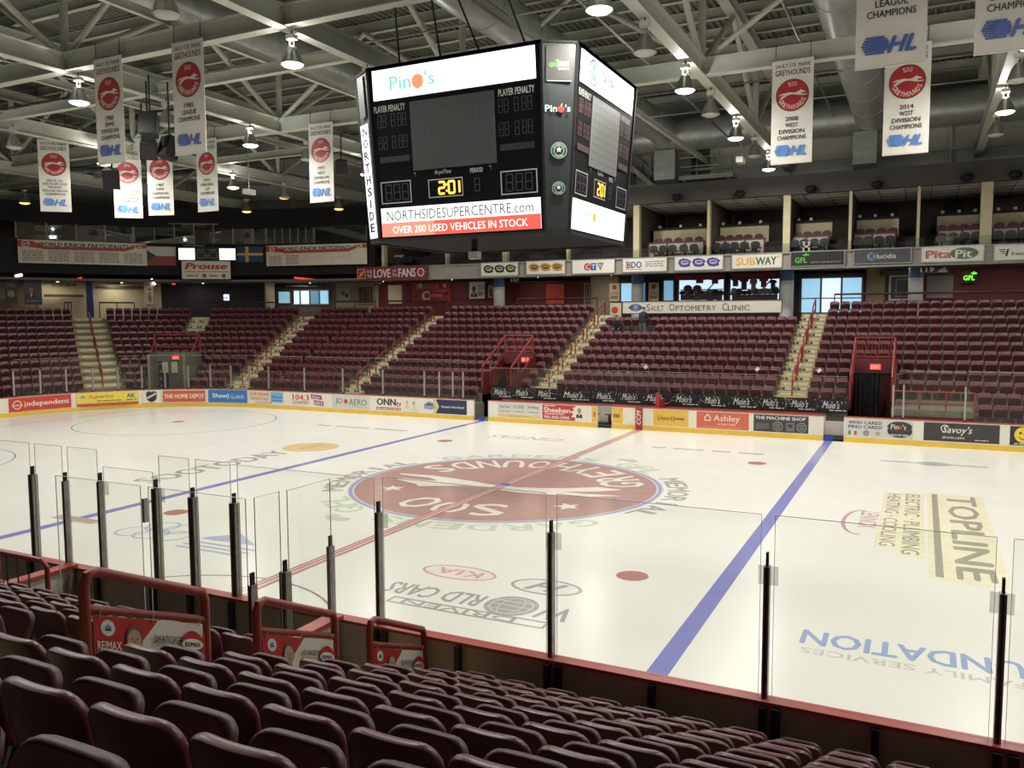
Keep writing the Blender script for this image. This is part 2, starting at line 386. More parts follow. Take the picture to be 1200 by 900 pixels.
def _cars(a):                               # rotated half a turn: local = -world
    c = H(538, 671, 'z', 0); x, y = -c.x, -c.y; K = (226, 172, 164)
    a.disc(x, y, .80, K, ry=.40); a.disc(x, y, .74, (238, 232, 222), ry=.34); a.text('KIA', x, y, .34, K, width=1.0, bold=.02)
    c = H(640, 688, 'z', 0); x, y = -c.x, -c.y; a.disc(x, y, .70, GY, ry=.42); a.disc(x, y, .63, (238, 234, 226), ry=.355); a.text('H', x, y, .5, (170, 170, 184), width=.75, shear=.4, bold=.03)
    c0 = H(455, 684, 'z', 0); c1 = H(672, 720, 'z', 0); y = -(c0.y+c1.y)/2+.10
    a.text('W', -c1.x+.3, y, .62, GY, width=.6, bold=.03); a.disc(-c1.x+1.12, y-.02, .48, GY); a.ring(-c1.x+1.12, y-.02, .40, .04, (205, 204, 198)); a.ring(-c1.x+1.12, y-.02, .22, .03, (205, 204, 198), ry=.40)
    for k in (-.2, 0, .2): a.rect(-c1.x+.72, y-.04+k, -c1.x+1.52, y+k, (205, 204, 198))
    a.text('RLD CARS', -c1.x+1.68, y, .58, GY, width=(c1.x-c0.x)-1.75, bold=.03, align='l')
    a.frame(-c1.x+.2, y+.42, -c0.x-.5, y+.72, .05, GY); a.text('DRIVEN', (-c1.x-c0.x)/2, y+.57, .2, GY, width=2.2)
ice_text('car_dealer_advert', _cars)
def _found(a):
    F = (164, 180, 214); a.text('FOUNDATION', -11.25, 8.45, .62, F, width=3.7, bold=.03); a.text('FAMILY SERVICES', -10.9, 9.0, .22, (206, 204, 198), width=2.9)
ice_text('foundation_advert', _found)
def _small(a):
    a.text('CINTAS', 3.5, -8.75, .75, (196, 196, 192), width=3.3, bold=.03, shear=.2)
    a.scrawl(-6.0, -8.95, -1.9, -8.3, 1, (206, 190, 180), 4); a.scrawl(-13.0, -9.3, -9.8, -8.7, 1, (200, 198, 194), 5); a.disc(-11.4, -9.0, .55, (190, 190, 190), ry=.4)
    a.scrawl(9.1, -8.85, 14.0, -8.2, 1, (206, 176, 170), 6)
    B = (190, 196, 216)
    for i, (x, y) in enumerate(((5.5, 8.5), (4.9, 8.5), (4.3, 8.4), (5.2, 7.9), (4.6, 7.9))): a.ring(x, y, .42, .07, B, n=24)
    for k in range(3): a.rect(1.7, 8.9-k*.22, 3.6, 9.0-k*.22, B)
    a.poly([(2.0, 8.2), (3.0, 7.6), (3.6, 8.2), (3.5, 8.3)], B); a.scrawl(7.0, 7.9, 9.0, 8.7, 1, (200, 176, 170), 9)
ice_text('small_ice_advert', _small)
# ---- dasher boards
HDPE = mat('white_board_plastic', (226, 222, 208), .3, noise=.05, scale=1.5)
KICK = mat('yellow_kickplate', (226, 188, 70), .35, noise=.06)
CAPM = mat('red_board_cap', (184, 88, 80), .4, noise=.08)
BACKM = mat('board_back_plastic', (206, 198, 184), .6, 0., noise=.12, scale=2)
GATES = [(-8.23, -7.44), (-1.93, -1.25), (7.57, 8.32)]
def rink_pt(r, s):                          # r outward from the ice edge
    if isinstance(s, tuple) and s[0] == 'c':
        cx, cy_, a_ = s[1:]; return Vector((cx+(RR+r)*math.cos(a_), cy_+(RR+r)*math.sin(a_), 0))
    x, y, nx, ny = s; return Vector((x+nx*r, y+ny*r, 0))
seg = []
xs = [22.0] + [v for g in GATES[::-1] for v in (g[1], g[0])] + [CX]
for i in range(0, len(xs), 2): seg.append([(xs[i], RY, 0, 1), (xs[i+1], RY, 0, 1)])
seg[-1] += [('c', CX, CY, PI/2+math.radians(a_)) for a_ in range(3, 88, 3)] + [(-RX, CY, -1, 0), (-RX, -CY, -1, 0)] + \
    [('c', CX, -CY, PI+math.radians(a_)) for a_ in range(3, 88, 3)] + [(CX, -RY, 0, -1), (22.0, -RY, 0, -1)] + \
    [('c', -CX, -CY, 1.5*PI+math.radians(a_)) for a_ in range(3, 88, 3)] + [(RX, -CY, 1, 0), (RX, CY, 1, 0)] + \
    [('c', -CX, CY, math.radians(a_)) for a_ in range(3, 88, 3)] + [(22.0, RY, 0, 1)]
bw, bk, bc, bb = MB(), MB(), MB(), MB()
for sg in seg:
    for B_, prof in ((bw, [(0, .2), (.05, .2), (.05, .96), (0, .96)]), (bk, [(-.015, 0), (.05, 0), (.05, .2), (-.015, .2)]),
                     (bc, [(-.01, .96), (.17, .96), (.17, 1.0), (-.01, 1.0)]), (bb, [(.05, .02), (.13, .02), (.13, .96), (.05, .96)])):
        s_ = sweep(prof, rink_pt, sg, '', None); B_.add(s_.v, s_.f)
boards = struct(bw.build('dasher_boards', HDPE)); struct(bk.build('kickplate', KICK, boards)); struct(bc.build('board_cap', CAPM, boards)); struct(bb.build('board_backing', BACKM, boards))
rb = MB()
for i, x in enumerate([-4.6, -2.25, -1.42, -.6, .65, 1.42, 2.23, 4.73, 5.95, 7.15, 8.4, 9.58, 10.65, 11.68, 12.8, 13.9, 15]):
    rb.box(x-.035, x+.035, -13.16, -13.07, 0, .95)
    if x in (4.73, 7.15, 9.58, 11.68): rb.box(x+.09, x+.17, -13.16, -13.07, 0, .95)
rb.build('board_rib', DARKST, boards)
mk = MB()
for sx in (-7.77, 7.77): mk.box(sx-.16, sx+.16, 12.93, 12.932, 0, .2)
mk.build('blue_line_marker', paint((44, 78, 160)), boards)
# ---- stands (far side and corner)
ROWD, ROWH = .86, .375
def frow(j): return 9.95+ROWD*j, .70+ROWH*j            # rho of the seat backs, floor height
def riser_profile(j0, j1, top=4.9, back=26.5):
    r0, z0 = frow(j0); pr = [(r0-.56, -.05), (r0-.56, z0)]
    for j in range(j0, j1+1):
        r, z = frow(j); pr.append((r+.30, z)); pr.append((r+.30, z+ROWH if j < j1 else min(top, z+ROWH)))
    pr += [(back, pr[-1][1]), (back, -.05)]
    return pr
st = MB()
ARCS = lambda a0, a1: [('a', a0+(a1-a0)*i/max(1, round((a1-a0)/3))) for i in range(max(1, round((a1-a0)/3))+1)]
BLK = [((12.8, 26.0), 0, 11), ((9.95, 12.8), 2, 11), ((8.4, 9.95), 4, 11), ((5.35, 8.4), 1, 11), ((-4.95, 5.35), 1, 9), ((-7.0, -4.95), 1, 11), ((-8.6, -7.0), 4, 11), ((CX, -8.6), 0, 11)]
for (x0, x1), j0, j1 in BLK:
    s_ = sweep(riser_profile(j0, j1), trk, [x1, x0], '', None); st.add(s_.v, s_.f)
for a0, a1, j0 in ((0, 29.5, 0), (29.5, 44, 4), (44, 90, 0)):
    s_ = sweep(riser_profile(j0, 11), trk, ARCS(a0, a1), '', None); st.add(s_.v, s_.f)
s_ = sweep(riser_profile(0, 11), trk, [('y', CY), ('y', -12)], '', None); st.add(s_.v, s_.f)
struct(st.build('far_stand_terrace', CONC))
# ---- near stand
def nrow(k): return -13.65-.86*k, .12+.38*k
def near_profile(k0, k1=11):
    y, z = nrow(k0); pr = [(y+.5, -.05), (y+.5, z)]
    for k in range(k0, k1+1):
        y, z = nrow(k); pr += [(y-.30, z), (y-.30, z+.38)]
    return pr+[(pr[-1][0], -.05)]
ns = MB()
for x0, x1, k0 in ((-14, 4.3, 2), (4.3, 24, 0)):
    s_ = sweep(near_profile(k0), lambda r, s: Vector((s, r, 0)), [x0, x1], '', None); ns.add(s_.v, s_.f)
struct(ns.build('near_stand_terrace', CONC))
# ---- walls, upper walls and roof
WALLM = mat('upper_wall_panel', (188, 188, 182), .7, noise=.08, scale=.8)
wl = MB()
for prof in ([(26.9, -.4), (27.2, -.4), (27.2, 12.3), (26.9, 12.3)], [(23.1, 12.2), (23.4, 12.2), (23.4, 18.2), (23.1, 18.2)],):
    s_ = sweep(prof, trk, FAR, '', None); wl.add(s_.v, s_.f)
wall = struct(wl.build('wall_far', WALLM))
gi = MB()
for z in (13.4, 14.6, 15.9):
    s_ = sweep([(22.9, z), (23.1, z), (23.1, z+.14), (22.9, z+.14)], trk, FAR, '', None); gi.add(s_.v, s_.f)
for s in [x for x in range(-20, 27, 4)]+[('a', a_) for a_ in range(4, 90, 9)]:
    q = trk(23.0, s); gi.tube((q.x, q.y, 12.2), (q.x, q.y, 17.6), .13, 6)
gi.build('wall_girt', ROOFST, wall)
struct(MB().box(-75, 45, -40.3, -40, -.4, 18).build('wall_near', DARKW)); struct(MB().box(45, 45.3, -40, 45, -.4, 18).build('wall_right', WALLM))
struct(MB().box(-75.3, -75, -40, 45, -.4, 18).build('wall_left', WALLM))
dk = MB(); x = -70.0; vs = []; fs = []
while x < 40:                               # corrugated steel deck
    for dx, z in ((0, 17.52), (.10, 17.52), (.14, 17.62), (.26, 17.62)): vs += [(x+dx, -36, z), (x+dx, 40, z)]
    x += .30
for i in range(len(vs)//2-1): fs.append((2*i, 2*i+1, 2*i+3, 2*i+2))
struct(MB().add(vs, fs).build('ceiling', DECKM))
LX = [13.2, 4.05, -5.1, -14.2, -23.3, -32.4, -41.5]; LZ = [12.9, 12.9, 12.9, 12.9, 12.75, 12.6, 12.5]
MY = [-23.3, -13.3, -3.3, 6.7]
tr = MB()
for x, z in zip(LX, LZ):
    y1 = 27.4 if x > -24 else (24.6 if x > -36 else 16)
    tr.ibeam((x, -34, z), (x, y1, z), .36, .6); tr.ibeam((x, -34, 16.4), (x, y1, 16.4), .4, .5)
    ys = [y for y in MY+[16.7] if y < y1]
    for i, y in enumerate(ys):
        tr.tube((x, y, z+.55), (x, y, 16.45), .13, 8)
        for s in (-1, 1):
            if y+s*5 < y1: tr.tube((x, y+s*.2, z+.55), (x, y+s*5, 16.45), .11, 8)
for y in MY:
    x0 = -50 if y < 7 else (-44 if y < 17 else -34)
    tr.ibeam((x0, y, 12.93), (30, y, 12.93), .34, .58)
    if y in (-3.3, -23.3): tr.ibeam((x0, y, 16.35), (30, y, 16.35), .3, .45)
    for i in range(len(LX)-1):
        xm = (LX[i]+LX[i+1])/2
        if LX[i+1] < x0: continue
        tr.tube((LX[i], y, 13.4), (xm, y, 16.4), .1, 8); tr.tube((LX[i+1], y, 13.4), (xm, y, 16.4), .1, 8)
for y in (-8.3, .25, 11.5):           # lighter secondary beams between the main lines
    x0 = -46 if y < 12 else -38
    tr.ibeam((x0, y, 13.05), (30 if y < -5 else (-5.1 if y < 5 else -14.2), y, 13.05), .24, .36, .02, .02)
roof = struct(tr.build('roof_truss', ROOFST))
pu = MB(); y = -34.0
while y < 36: pu.ibeam((-60, y, 17.05), (40, y, 17.05), .22, .45, .02, .02); y += 2.5
for x in (-.5, -9.6, -18.7): pu.ibeam((x, -34, 13.7), (x, 30, 13.7), .16, .26, .02, .02)
struct(pu.build('roof_purlin', ROOFST, roof))
cw = MB()                                   # conduits and sprinkler pipes
for x, z in ((1.2, 14.6), (6.5, 15.2), (-7.4, 14.4), (-11.5, 15.0), (-19.5, 14.4), (-26, 14.2), (10.6, 15.2)): cw.tube((x, -34, z), (x, 29, z), .045, 6)
for y, z in ((-1.0, 15.4), (3.8, 14.9), (14, 14.5), (-6, 15.3), (20, 15)): cw.tube((-44, y, z), (30, y, z), .04, 6)
cw.build('conduit', STEEL, roof)
# ---- ducts
def round_duct(label, p, q, r, rings=1.2):
    b = MB(); b.tube(p, q, r, 20); o = b.build('round_duct', DUCTM, smooth=True); tag(o, label, 'duct')
    s = MB(); P, Q = Vector(p), Vector(q); L = (Q-P).length; k = int(L/rings)
    for i in range(k+1):
        c = P+(Q-P)*(i/k); d = (Q-P).normalized()*.03; s.tube(c-d, c+d, r*1.02, 20)
    s.build('seam_ring', DUCTM, o, True)
round_duct('large round galvanised duct running along the far wall above the suites', (28, 26.1, 15.3), (-20, 26.1, 15.3), .92)
c = H(1000, 60, 'z', 15.2)
round_duct('large round duct running lengthways overhead beside the 2008 banner', (8.3, -30, 15.2), (8.3, 25.2, 15.2), .85, 3)
round_duct('large dark round duct above the scoreboard running towards the far wall', (-2.6, -30, 15.4), (-2.6, 25.2, 15.4), .8, 3)
round_duct('round duct overhead between the 1985 banners and the left edge', (-11.6, -30, 15.3), (-11.6, 25.2, 15.3), .7, 3)
round_duct('slim round duct hugging the curved upper wall at the left', (-30.5, 23.9, 14.6), (-42.6, 9.5, 14.2), .4, 1.5)
for lb, x, y, w_ in (('rectangular sheet metal duct dropping beside the scoreboard', -2.6, 26, 1.2), ('rectangular sheet metal duct dropping behind the 2014 banner', 8.0, 26, 1.15),
                     ('rectangular duct dropping from the roof right of the 1997 banner', -24.3, 25.6, 1.4)):
    b = MB(); b.box(x-w_/2, x+w_/2, y-.4, y+.4, 12.75, 14.42); b.add([(x-w_/2, y-.4, 12.75), (x+w_/2, y-.4, 12.75), (x+w_/2, y+.4, 12.75), (x-w_/2, y+.4, 12.75), (x-w_/2, y+.3, 12.4), (x+w_/2, y+.3, 12.4)],
          [(0, 1, 5, 4), (4, 5, 2, 3), (0, 4, 3), (1, 2, 5)])
    for z in (13.4, 14.1): b.box(x-w_/2-.02, x+w_/2+.02, y-.42, y+.42, z, z+.04)
    tag(b.build('duct_drop', DUCTM), lb, 'duct')
for lb, px in (('grey sheet metal duct drop behind the 1992 banner', 237), ('grey sheet metal duct drop behind the leftmost banner', 66)):
    q = TH(px, 245, 21.8); b = MB(); b.box(q.x-.6, q.x+.6, q.y-.5, q.y+.5, 12.4, 15); b.box(q.x-.63, q.x+.63, q.y-.53, q.y+.53, 13.5, 13.55); tag(b.build('duct_drop', DUCTM), lb, 'duct')
# ================================================================ suites along the far side
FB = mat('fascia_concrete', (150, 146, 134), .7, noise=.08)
FSEG = [26.0, 10.0, -8.0, CX]+[('a', a_) for a_ in range(3, 91, 3)]+[('y', -6.0)]
def ring_struct(name, prof, m_, segs=FSEG, parent=None):
    s_ = sweep(prof, trk, segs, '', None); return struct(s_.build(name, m_, parent))
STR = [26.0, 10.0, -8.0, CX]
fas = ring_struct('suite_fascia', [(19.95, 7.42), (20.2, 7.42), (20.2, 8.25), (19.95, 8.25)], FB, STR)
ring_struct('trim_1', [(19.86, 7.36), (20.25, 7.36), (20.25, 7.46), (19.86, 7.46)], FB, STR); ring_struct('trim_2', [(19.84, 8.2), (20.3, 8.2), (20.3, 8.28), (19.84, 8.28)], FB, STR)
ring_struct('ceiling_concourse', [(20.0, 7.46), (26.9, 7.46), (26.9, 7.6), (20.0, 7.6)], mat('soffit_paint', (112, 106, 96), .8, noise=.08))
ring_struct('press_fascia', [(19.95, 7.9), (20.3, 7.9), (20.3, 10.05), (19.95, 10.05)], BLACK, [('a', a_) for a_ in range(0, 91, 3)]+[('y', -6.0)])
ring_struct('press_box_beam', [(20.0, 11.15), (20.5, 11.15), (20.5, 12.45), (20.0, 12.45)], BLACK, [('a', a_) for a_ in range(0, 91, 3)]+[('y', -6.0)])
ring_struct('press_box_roof', [(20.4, 12.2), (26.9, 12.2), (26.9, 12.4), (20.4, 12.4)], FB, [('a', a_) for a_ in range(0, 91, 3)]+[('y', -6.0)])
ring_struct('press_box_floor', [(20.3, 9.6), (27, 9.6), (27, 9.8), (20.3, 9.8)], DARKW, [('a', a_) for a_ in range(0, 91, 3)])
ring_struct('wall_press_box', [(24.5, 9.8), (24.7, 9.8), (24.7, 12.5), (24.5, 12.5)], TANW, [('a', a_) for a_ in range(0, 91, 3)])
SUX = [26.0, CX+.2]
bm_ = MB().box(SUX[1], 26, 24.5, 24.95, 11.28, 12.3); struct(bm_.build('suite_beam', mat('suite_beam_paint', (74, 72, 68), .7, noise=.06)))
struct(MB().box(SUX[1], 26, 24.6, 31.5, 12.15, 12.3).build('suite_roof', FB))
TILE = mat('ceiling_tile', (246, 241, 230), .8, noise=.05)
cl = MB().box(SUX[1], 26, 24.95, 30.5, 11.30, 11.4); o = struct(cl.build('ceiling_suites', TILE))
gl = MB()
x = SUX[1]
while x < 26: gl.box(x, x+.04, 24.95, 30.5, 11.285, 11.31); x += 1.22
for y in (25.6, 26.8, 28.0, 29.2): gl.box(SUX[1], 26, y, y+.04, 11.285, 11.31)
gl.build('ceiling_grid', paint((96, 92, 86)), o)
struct(MB().box(SUX[1], 26, 30.5, 30.7, 8.2, 11.4).build('wall_suites', mat('suite_wall_paint', (106, 98, 84), .7, noise=.06)))
sl = MB(); sl.box(SUX[1], 26, 24.6, 25.75, 7.6, 8.2); sl.box(SUX[1], 26, 25.75, 26.75, 7.6, 8.7); sl.box(SUX[1], 26, 26.75, 30.5, 7.6, 9.05)
struct(sl.build('suite_floor', mat('suite_carpet', (62, 58, 56), .9, noise=.1)))
DIVS = [(-21.5, .2), (-16.6, .12), (-12.4, .3), (-8.2, .12), (-3.93, .36), (.20, .14), (4.34, .36), (7.47, .14), (10.61, .14), (13.55, .5), (17.6, .14), (21.6, .36)]
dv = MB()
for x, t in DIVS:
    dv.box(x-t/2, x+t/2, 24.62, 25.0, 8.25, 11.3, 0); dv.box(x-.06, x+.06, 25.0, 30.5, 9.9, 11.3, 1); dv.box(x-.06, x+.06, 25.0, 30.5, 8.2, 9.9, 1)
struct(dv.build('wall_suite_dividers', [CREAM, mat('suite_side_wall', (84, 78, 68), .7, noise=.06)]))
BURG = mat('burgundy_trim', (104, 36, 40), .5, noise=.08); WPAN = mat('white_panel', (190, 186, 174), .5, noise=.05)
BLKV = mat('black_vinyl', (26, 25, 27), .45, noise=.08); BURV = mat('burgundy_vinyl', (70, 26, 30), .5, noise=.08)
def suite_chair_proto(name, m_):
    r = empty(name)
    b = MB(); n = 10; pts = []
    for i in range(n+1):
        a_ = PI*i/n; pts.append((.24*math.cos(a_), .12+.50+.16*math.sin(a_)))
    pts = [(.20, .36)]+pts+[(-.20, .36)]; pts = [pts[0]]+pts[1:-1]+[pts[-1]]
    M = Matrix(((1, 0, 0, 0), (0, 0, -1, .20), (0, 1, 0, 0), (0, 0, 0, 1)))
    b.prism(pts, M, 0, .09); b.build('backrest', m_, r, True)
    s_ = MB(); s_.box(-.23, .23, -.24, .2, .38, .47); s_.build('seat', m_, r)
    l = MB(); l.tube((0, 0, .04), (0, 0, .38), .035, 8); l.tube((0, 0, 0), (0, 0, .04), .2, 12); l.build('pedestal', DARKST, r)
    return r
pr_b = suite_chair_proto('suite_chair', BLKV); pr_r = suite_chair_proto('suite_chair', BURV); used = set()
SUITES = [   # name, counter px, knee wall px edges, front chairs px, rear chairs px
    ('suite behind left scoreboard edge', (438, 470), [432, 446, 460, 474], [440, 450, 462, 473], []),
    ('suite beside the scoreboard', (766, 830), [760, 782, 803, 825], [767, 778, 789, 802, 814], [773, 784, 796, 808, 820]),
    ('suite over SUBWAY sign', (833, 901), [828, 850, 873, 896], [835, 848, 861, 873, 886], [841, 853, 865, 877, 890]),
    ('suite over GFL sign', (926, 975), [921, 945, 971], [925, 938, 951, 963], [929, 942, 955, 967]),
    ('suite over lucidia sign', (998, 1053), [996, 1022, 1049], [1000, 1014, 1028, 1043], [1004, 1018, 1033, 1046]),
    ('suite over Pita Pit sign', (1098, 1149), [1099, 1127, 1158], [1105, 1121, 1137, 1152], [1105, 1121, 1136, 1150]),
    ('suite at right photo edge', (1163, 1215), [1163, 1193, 1215], [1169, 1184, 1199], [1170, 1186, 1200])]
for nm, cp, kn, fr, rr in SUITES:
    cx_ = H((kn[0]+kn[-1])/2, 284, 'y', 25.7).x; dl = max([d for d in DIVS if d[0] < cx_+.6], key=lambda d: d[0])[0]+.1; dr_ = min([d for d in DIVS if d[0] > cx_+.6], key=lambda d: d[0])[0]-.1
    clip = lambda v, g=0: min(max(v, dl+g), dr_-g)
    x0, x1 = clip(H(cp[0], 270, 'y', 26.9).x, .06), clip(H(cp[1], 270, 'y', 26.9).x, .06)
    b = MB().box(x0, x1, 26.9, 26.98, 9.05, 10.0, 0); o = b.build('suite_counter', CREAM); tag(o, 'cream fronted counter with dark top in the '+nm, 'counter', 'suite counters')
    MB().box(x0-.05, x1+.05, 26.8, 27.35, 10.0, 10.06).box(x0-.05, x1+.05, 26.8, 26.85, 10.06, 10.12).build('countertop', BLACK, o)
    for i, px in enumerate([cp[0]+(cp[1]-cp[0])*f for f in (.12, .5, .86)][: 3 if cp[1]-cp[0] > 50 else 2]):
        x = clip(H(px, 262, 'y', 27.1).x, .2+.3*i*(px > (cp[0]+cp[1])/2)*0); q = MB()
        if i and abs(x-px_) < .3: continue
        px_ = x; q = MB().box(x-.07, x+.07, 27.02, 27.14, 10.06, 10.27); q.box(x-.075, x+.075, 27.015, 27.145, 10.27, 10.285)
        tag(q.build('napkin_box', paint((214, 210, 204))), 'white napkin box, %s from left on counter of %s' % (ORD[i], nm), 'box', 'napkin boxes on suite counters')
    xa, xb = clip(H(kn[0], 284, 'y', 25.7).x, .06), clip(H(kn[-1], 284, 'y', 25.7).x, .06)
    b = MB().box(xa, xb, 25.68, 25.75, 8.2, 9.12); o = b.build('knee_wall', WPAN); tag(o, 'white panelled knee wall with burgundy rail in the '+nm, 'partition', 'suite knee walls')
    t = MB().box(xa-.05, xb+.05, 25.64, 25.8, 9.12, 9.2)
    for k in kn:
        x = H(k, 284, 'y', 25.7).x; t.box(x-.04, x+.04, 25.63, 25.69, 8.2, 9.12)
    t.build('rail', BURG, o)
    for proto, lst, y, z, col, wh in ((pr_b, fr, 25.2, 8.2, 'black', 'front'), (pr_r, rr, 26.35, 8.7, 'burgundy', 'rear')):
        qx = [clip(H(px, 282, 'y', y).x, .27) for px in lst]
        for i in range(1, len(qx)): qx[i] = max(qx[i], qx[i-1]+.5)
        if qx and qx[-1] > dr_-.27: qx[-1] = dr_-.27
        for i in range(len(qx)-2, -1, -1): qx[i] = min(qx[i], qx[i+1]-.5)
        for i, px in enumerate(lst):
            if not dl+.24 <= qx[i] <= dr_-.24: continue
            c = proto if proto not in used else copy_tree(proto); used.add(proto)
            c.location = (qx[i], y, z); c.rotation_euler.z = PI
            tag(c, '%s round-backed chair, %s from left, %s row, %s' % (col, ORD[i], wh, nm), 'chair', 'suite chairs')
for i, (px, w_) in enumerate(((780+12, 22), (872, 24), (963-20, 0), (1041, 22), (1117, 22))):
    if not w_: continue
    x = H(px, 250, 'y', 30.4).x; d = MB().box(x-.55, x+.55, 30.38, 30.5, 9.05, 11.1); o = struct(d.build('door_%d' % (i+1), mat('suite_door', (54, 46, 40), .6, noise=.06)))
    MB().box(x-.62, x-.55, 30.36, 30.5, 9.05, 11.17).box(x+.55, x+.62, 30.36, 30.5, 9.05, 11.17).box(x-.62, x+.62, 30.36, 30.5, 11.1, 11.17).build('door_frame', TANW, o)
for i, (px, py) in enumerate(((793, 231), (867, 227), (950, 221), (1028, 216), (1133, 208), (1190, 204))):
    q = H(px, py, 'y', 24.2); b = MB(); b.lathe([(.02, .16), (.22, .14), (.30, .02), (.28, -.08), (.16, -.2), (.0, -.24)], q, 14)
    o = b.build('dome_speaker', BLACK, smooth=True); tag(o, 'black dome speaker under the suite beam, %s from the scoreboard' % ORD[i], 'speaker', 'dome speakers on the suite beam')
    MB().bar((q.x, q.y, q.z+.1), (q.x, 24.5, q.z+.1), .06, .06).build('bracket', DARKST, o)
q = H(945, 290, 'y', 24.75)
def _h(a):
    for x in (.0, .26): a.rect(x, 0, x+.08, .46, (226, 224, 216))
    a.rect(.08, .18, .26, .28, (226, 224, 216))
b = MB(); b.box(q.x-.17, q.x-.09, 24.72, 24.76, 8.25, 8.78).box(q.x+.09, q.x+.17, 24.72, 24.76, 8.25, 8.78).box(q.x-.17, q.x+.17, 24.72, 24.76, 8.5, 8.6).box(q.x-.2, q.x-.06, 24.72, 24.76, 8.74, 8.8).box(q.x+.06, q.x+.2, 24.72, 24.76, 8.74, 8.8)
tag(b.build('letter_sign', paint((226, 224, 216))), 'white letter shaped stand on the suite ledge above the GFL sign', 'sign')
# glass rail above the fascia
b = MB().box(-20, 26, 24.45, 24.47, 8.28, 8.75); struct(b.build('suite_glass_rail', glass_mat('suite_rail_glass', (.9, .92, .9), .1)))
# balcony door and stair on the upper far wall
struct(MB().box(-1.5, -.45, 27.4, 27.56, 13.0, 15.1).build('door_8', mat('dark_steel_door', (58, 58, 58), .6, noise=.06)))
bal = empty('maintenance_balcony', (-.9, 26.95, 12.95)); tag(bal, 'steel balcony with pipe railing outside the dark door above the suites', 'balcony')
MB().box(-1.0, 2.1, -.9, .5, -.25, 0).build('deck', ROOFST, bal)
r_ = MB()
for z in (.5, 1.0): r_.tube((-.95, -.85, z), (2.05, -.85, z), .03, 6)
for x in (-.95, .05, 1.05, 2.05): r_.tube((x, -.85, 0), (x, -.85, 1.0), .03, 6)
r_.build('railing', STEEL, bal)
for sx in (-.7, 1.8): MB().tube((sx, -.8, -.2), (sx, .45, -1.2), .06, 6).build('bracket', ROOFST, bal)
stair = empty('maintenance_stair', (-5.2, 27.0, 12.3)); tag(stair, 'steep steel stair climbing behind the right end of the scoreboard', 'stair')
tb = MB(); sb = MB(); rb_ = MB()
for i in range(6): tb.box(1.9-.3*i-.3, 1.9-.3*i, -.5, .4, .05+.27*i, .12+.27*i)
for y in (-.5, .4): sb.bar((2.0, y, 0), (.1, y, 1.65), .06, .25); rb_.tube((2.0, y, .9), (.1, y, 2.55), .03, 6); [rb_.tube((2.0-.63*k, y, .55*k), (2.0-.63*k, y, .55*k+.9), .025, 6) for k in range(4)]
tb.build('tread', ROOFST, stair); sb.build('stringer', ROOFST, stair); rb_.build('railing', STEEL, stair)
# ================================================================ press box windows at the left
PG = glass_mat('press_glass', (.62, .65, .62), .9)
def press_window(i, px0, px1, pt, pb, n, rho=20.35):
    A, B = TH(px0, pb, rho), TH(px1, pb, rho); z1 = TH((px0+px1)/2, pt, rho).z; B.z = A.z = z0 = (A.z+B.z)/2
    M = frame_mat(A, B-A); L = (B-A).length; h_ = z1-z0; f = MB()
    for k in range(n+1): x = L*k/n; f.box(x-.04, x+.04, 0, h_, -.05, .05)
    f.box(-.04, L+.04, -.04, .05, -.05, .05).box(-.04, L+.04, h_-.05, h_+.04, -.05, .05)
    o = struct(f.build('window_%d' % i, mat('window_aluminium', (128, 126, 118), .45, .5, noise=.05))); o.matrix_world = M
    g = MB(); [g.box(L*k/n+.04, L*(k+1)/n-.04, .05, h_-.05, -.008, .008) for k in range(n)]
    struct(g.build('pane', PG, o))
press_window(1, 19, 156, 257, 283, 4); press_window(2, 158, 296, 263, 288, 6); press_window(3, 297, 312, 264, 288, 1); press_window(4, 313, 368, 264.5, 287, 6); press_window(5, 369, 430, 265, 288, 1)
# ================================================================ signs on the fascia
W_ = (222, 218, 206)
def three(col, col2):
    def f(a):
        for k in range(3):
            x = a.w*(.2+.3*k); y = a.h*.52
            a.poly([(x-.36, y+.02), (x-.28, y+.2), (x-.05, y+.26), (x+.2, y+.2), (x+.4, y+.08), (x+.3, y-.06), (x+.34, y-.18), (x+.05, y-.24), (x-.22, y-.2), (x-.3, y-.08)], col)
            a.ring(x+.02, y+.02, .22, .05, col2, ry=.12, n=20); a.rect(x-.12, y-.05, x+.2, y+.0, col2); a.disc(x-.14, y+.1, .04, col2, n=8)
    return f
def sub(a): a.text('SUB', a.w*.28, a.h*.5, a.h*.58, (214, 164, 70), width=a.w*.40, bold=.035); a.text('WAY', a.w*.69, a.h*.5, a.h*.58, (36, 84, 66), width=a.w*.42, bold=.035); a.poly([(a.w*.90, a.h*.72), (a.w*.97, a.h*.72), (a.w*.97, a.h*.9), (a.w*.93, a.h*.82)], (230, 170, 70))
def gflogo(a, x, y, s, c):
    a.text('GFL', x, y, s*.62, c, width=s*1.3, bold=.025)
    for dx, dy, w_, h_ in ((.55, .62, .08, .2), (.36, .56, .17, .08), (.74, .56, .17, .08)): a.disc(x+dx*s, y+dy*s, w_*s, c, ry=h_*s, n=12)
def gfl(a): gflogo(a, a.w*.19, a.h*.42, a.h*.66, (88, 190, 60)); a.text('environmental', a.w*.66, a.h*.26, a.h*.15, (170, 176, 170), width=a.w*.54, space=1.6)
def luc(a): a.disc(a.w*.31, a.h*.5, a.h*.3, (120, 140, 176)); a.line((a.w*.27, a.h*.3), (a.w*.35, a.h*.72), .06, (60, 66, 80)); a.line((a.w*.35, a.h*.3), (a.w*.27, a.h*.72), .06, (60, 66, 80)); a.text('lucidia', a.w*.58, a.h*.5, a.h*.36, (222, 222, 220), width=a.w*.34, bold=.005)
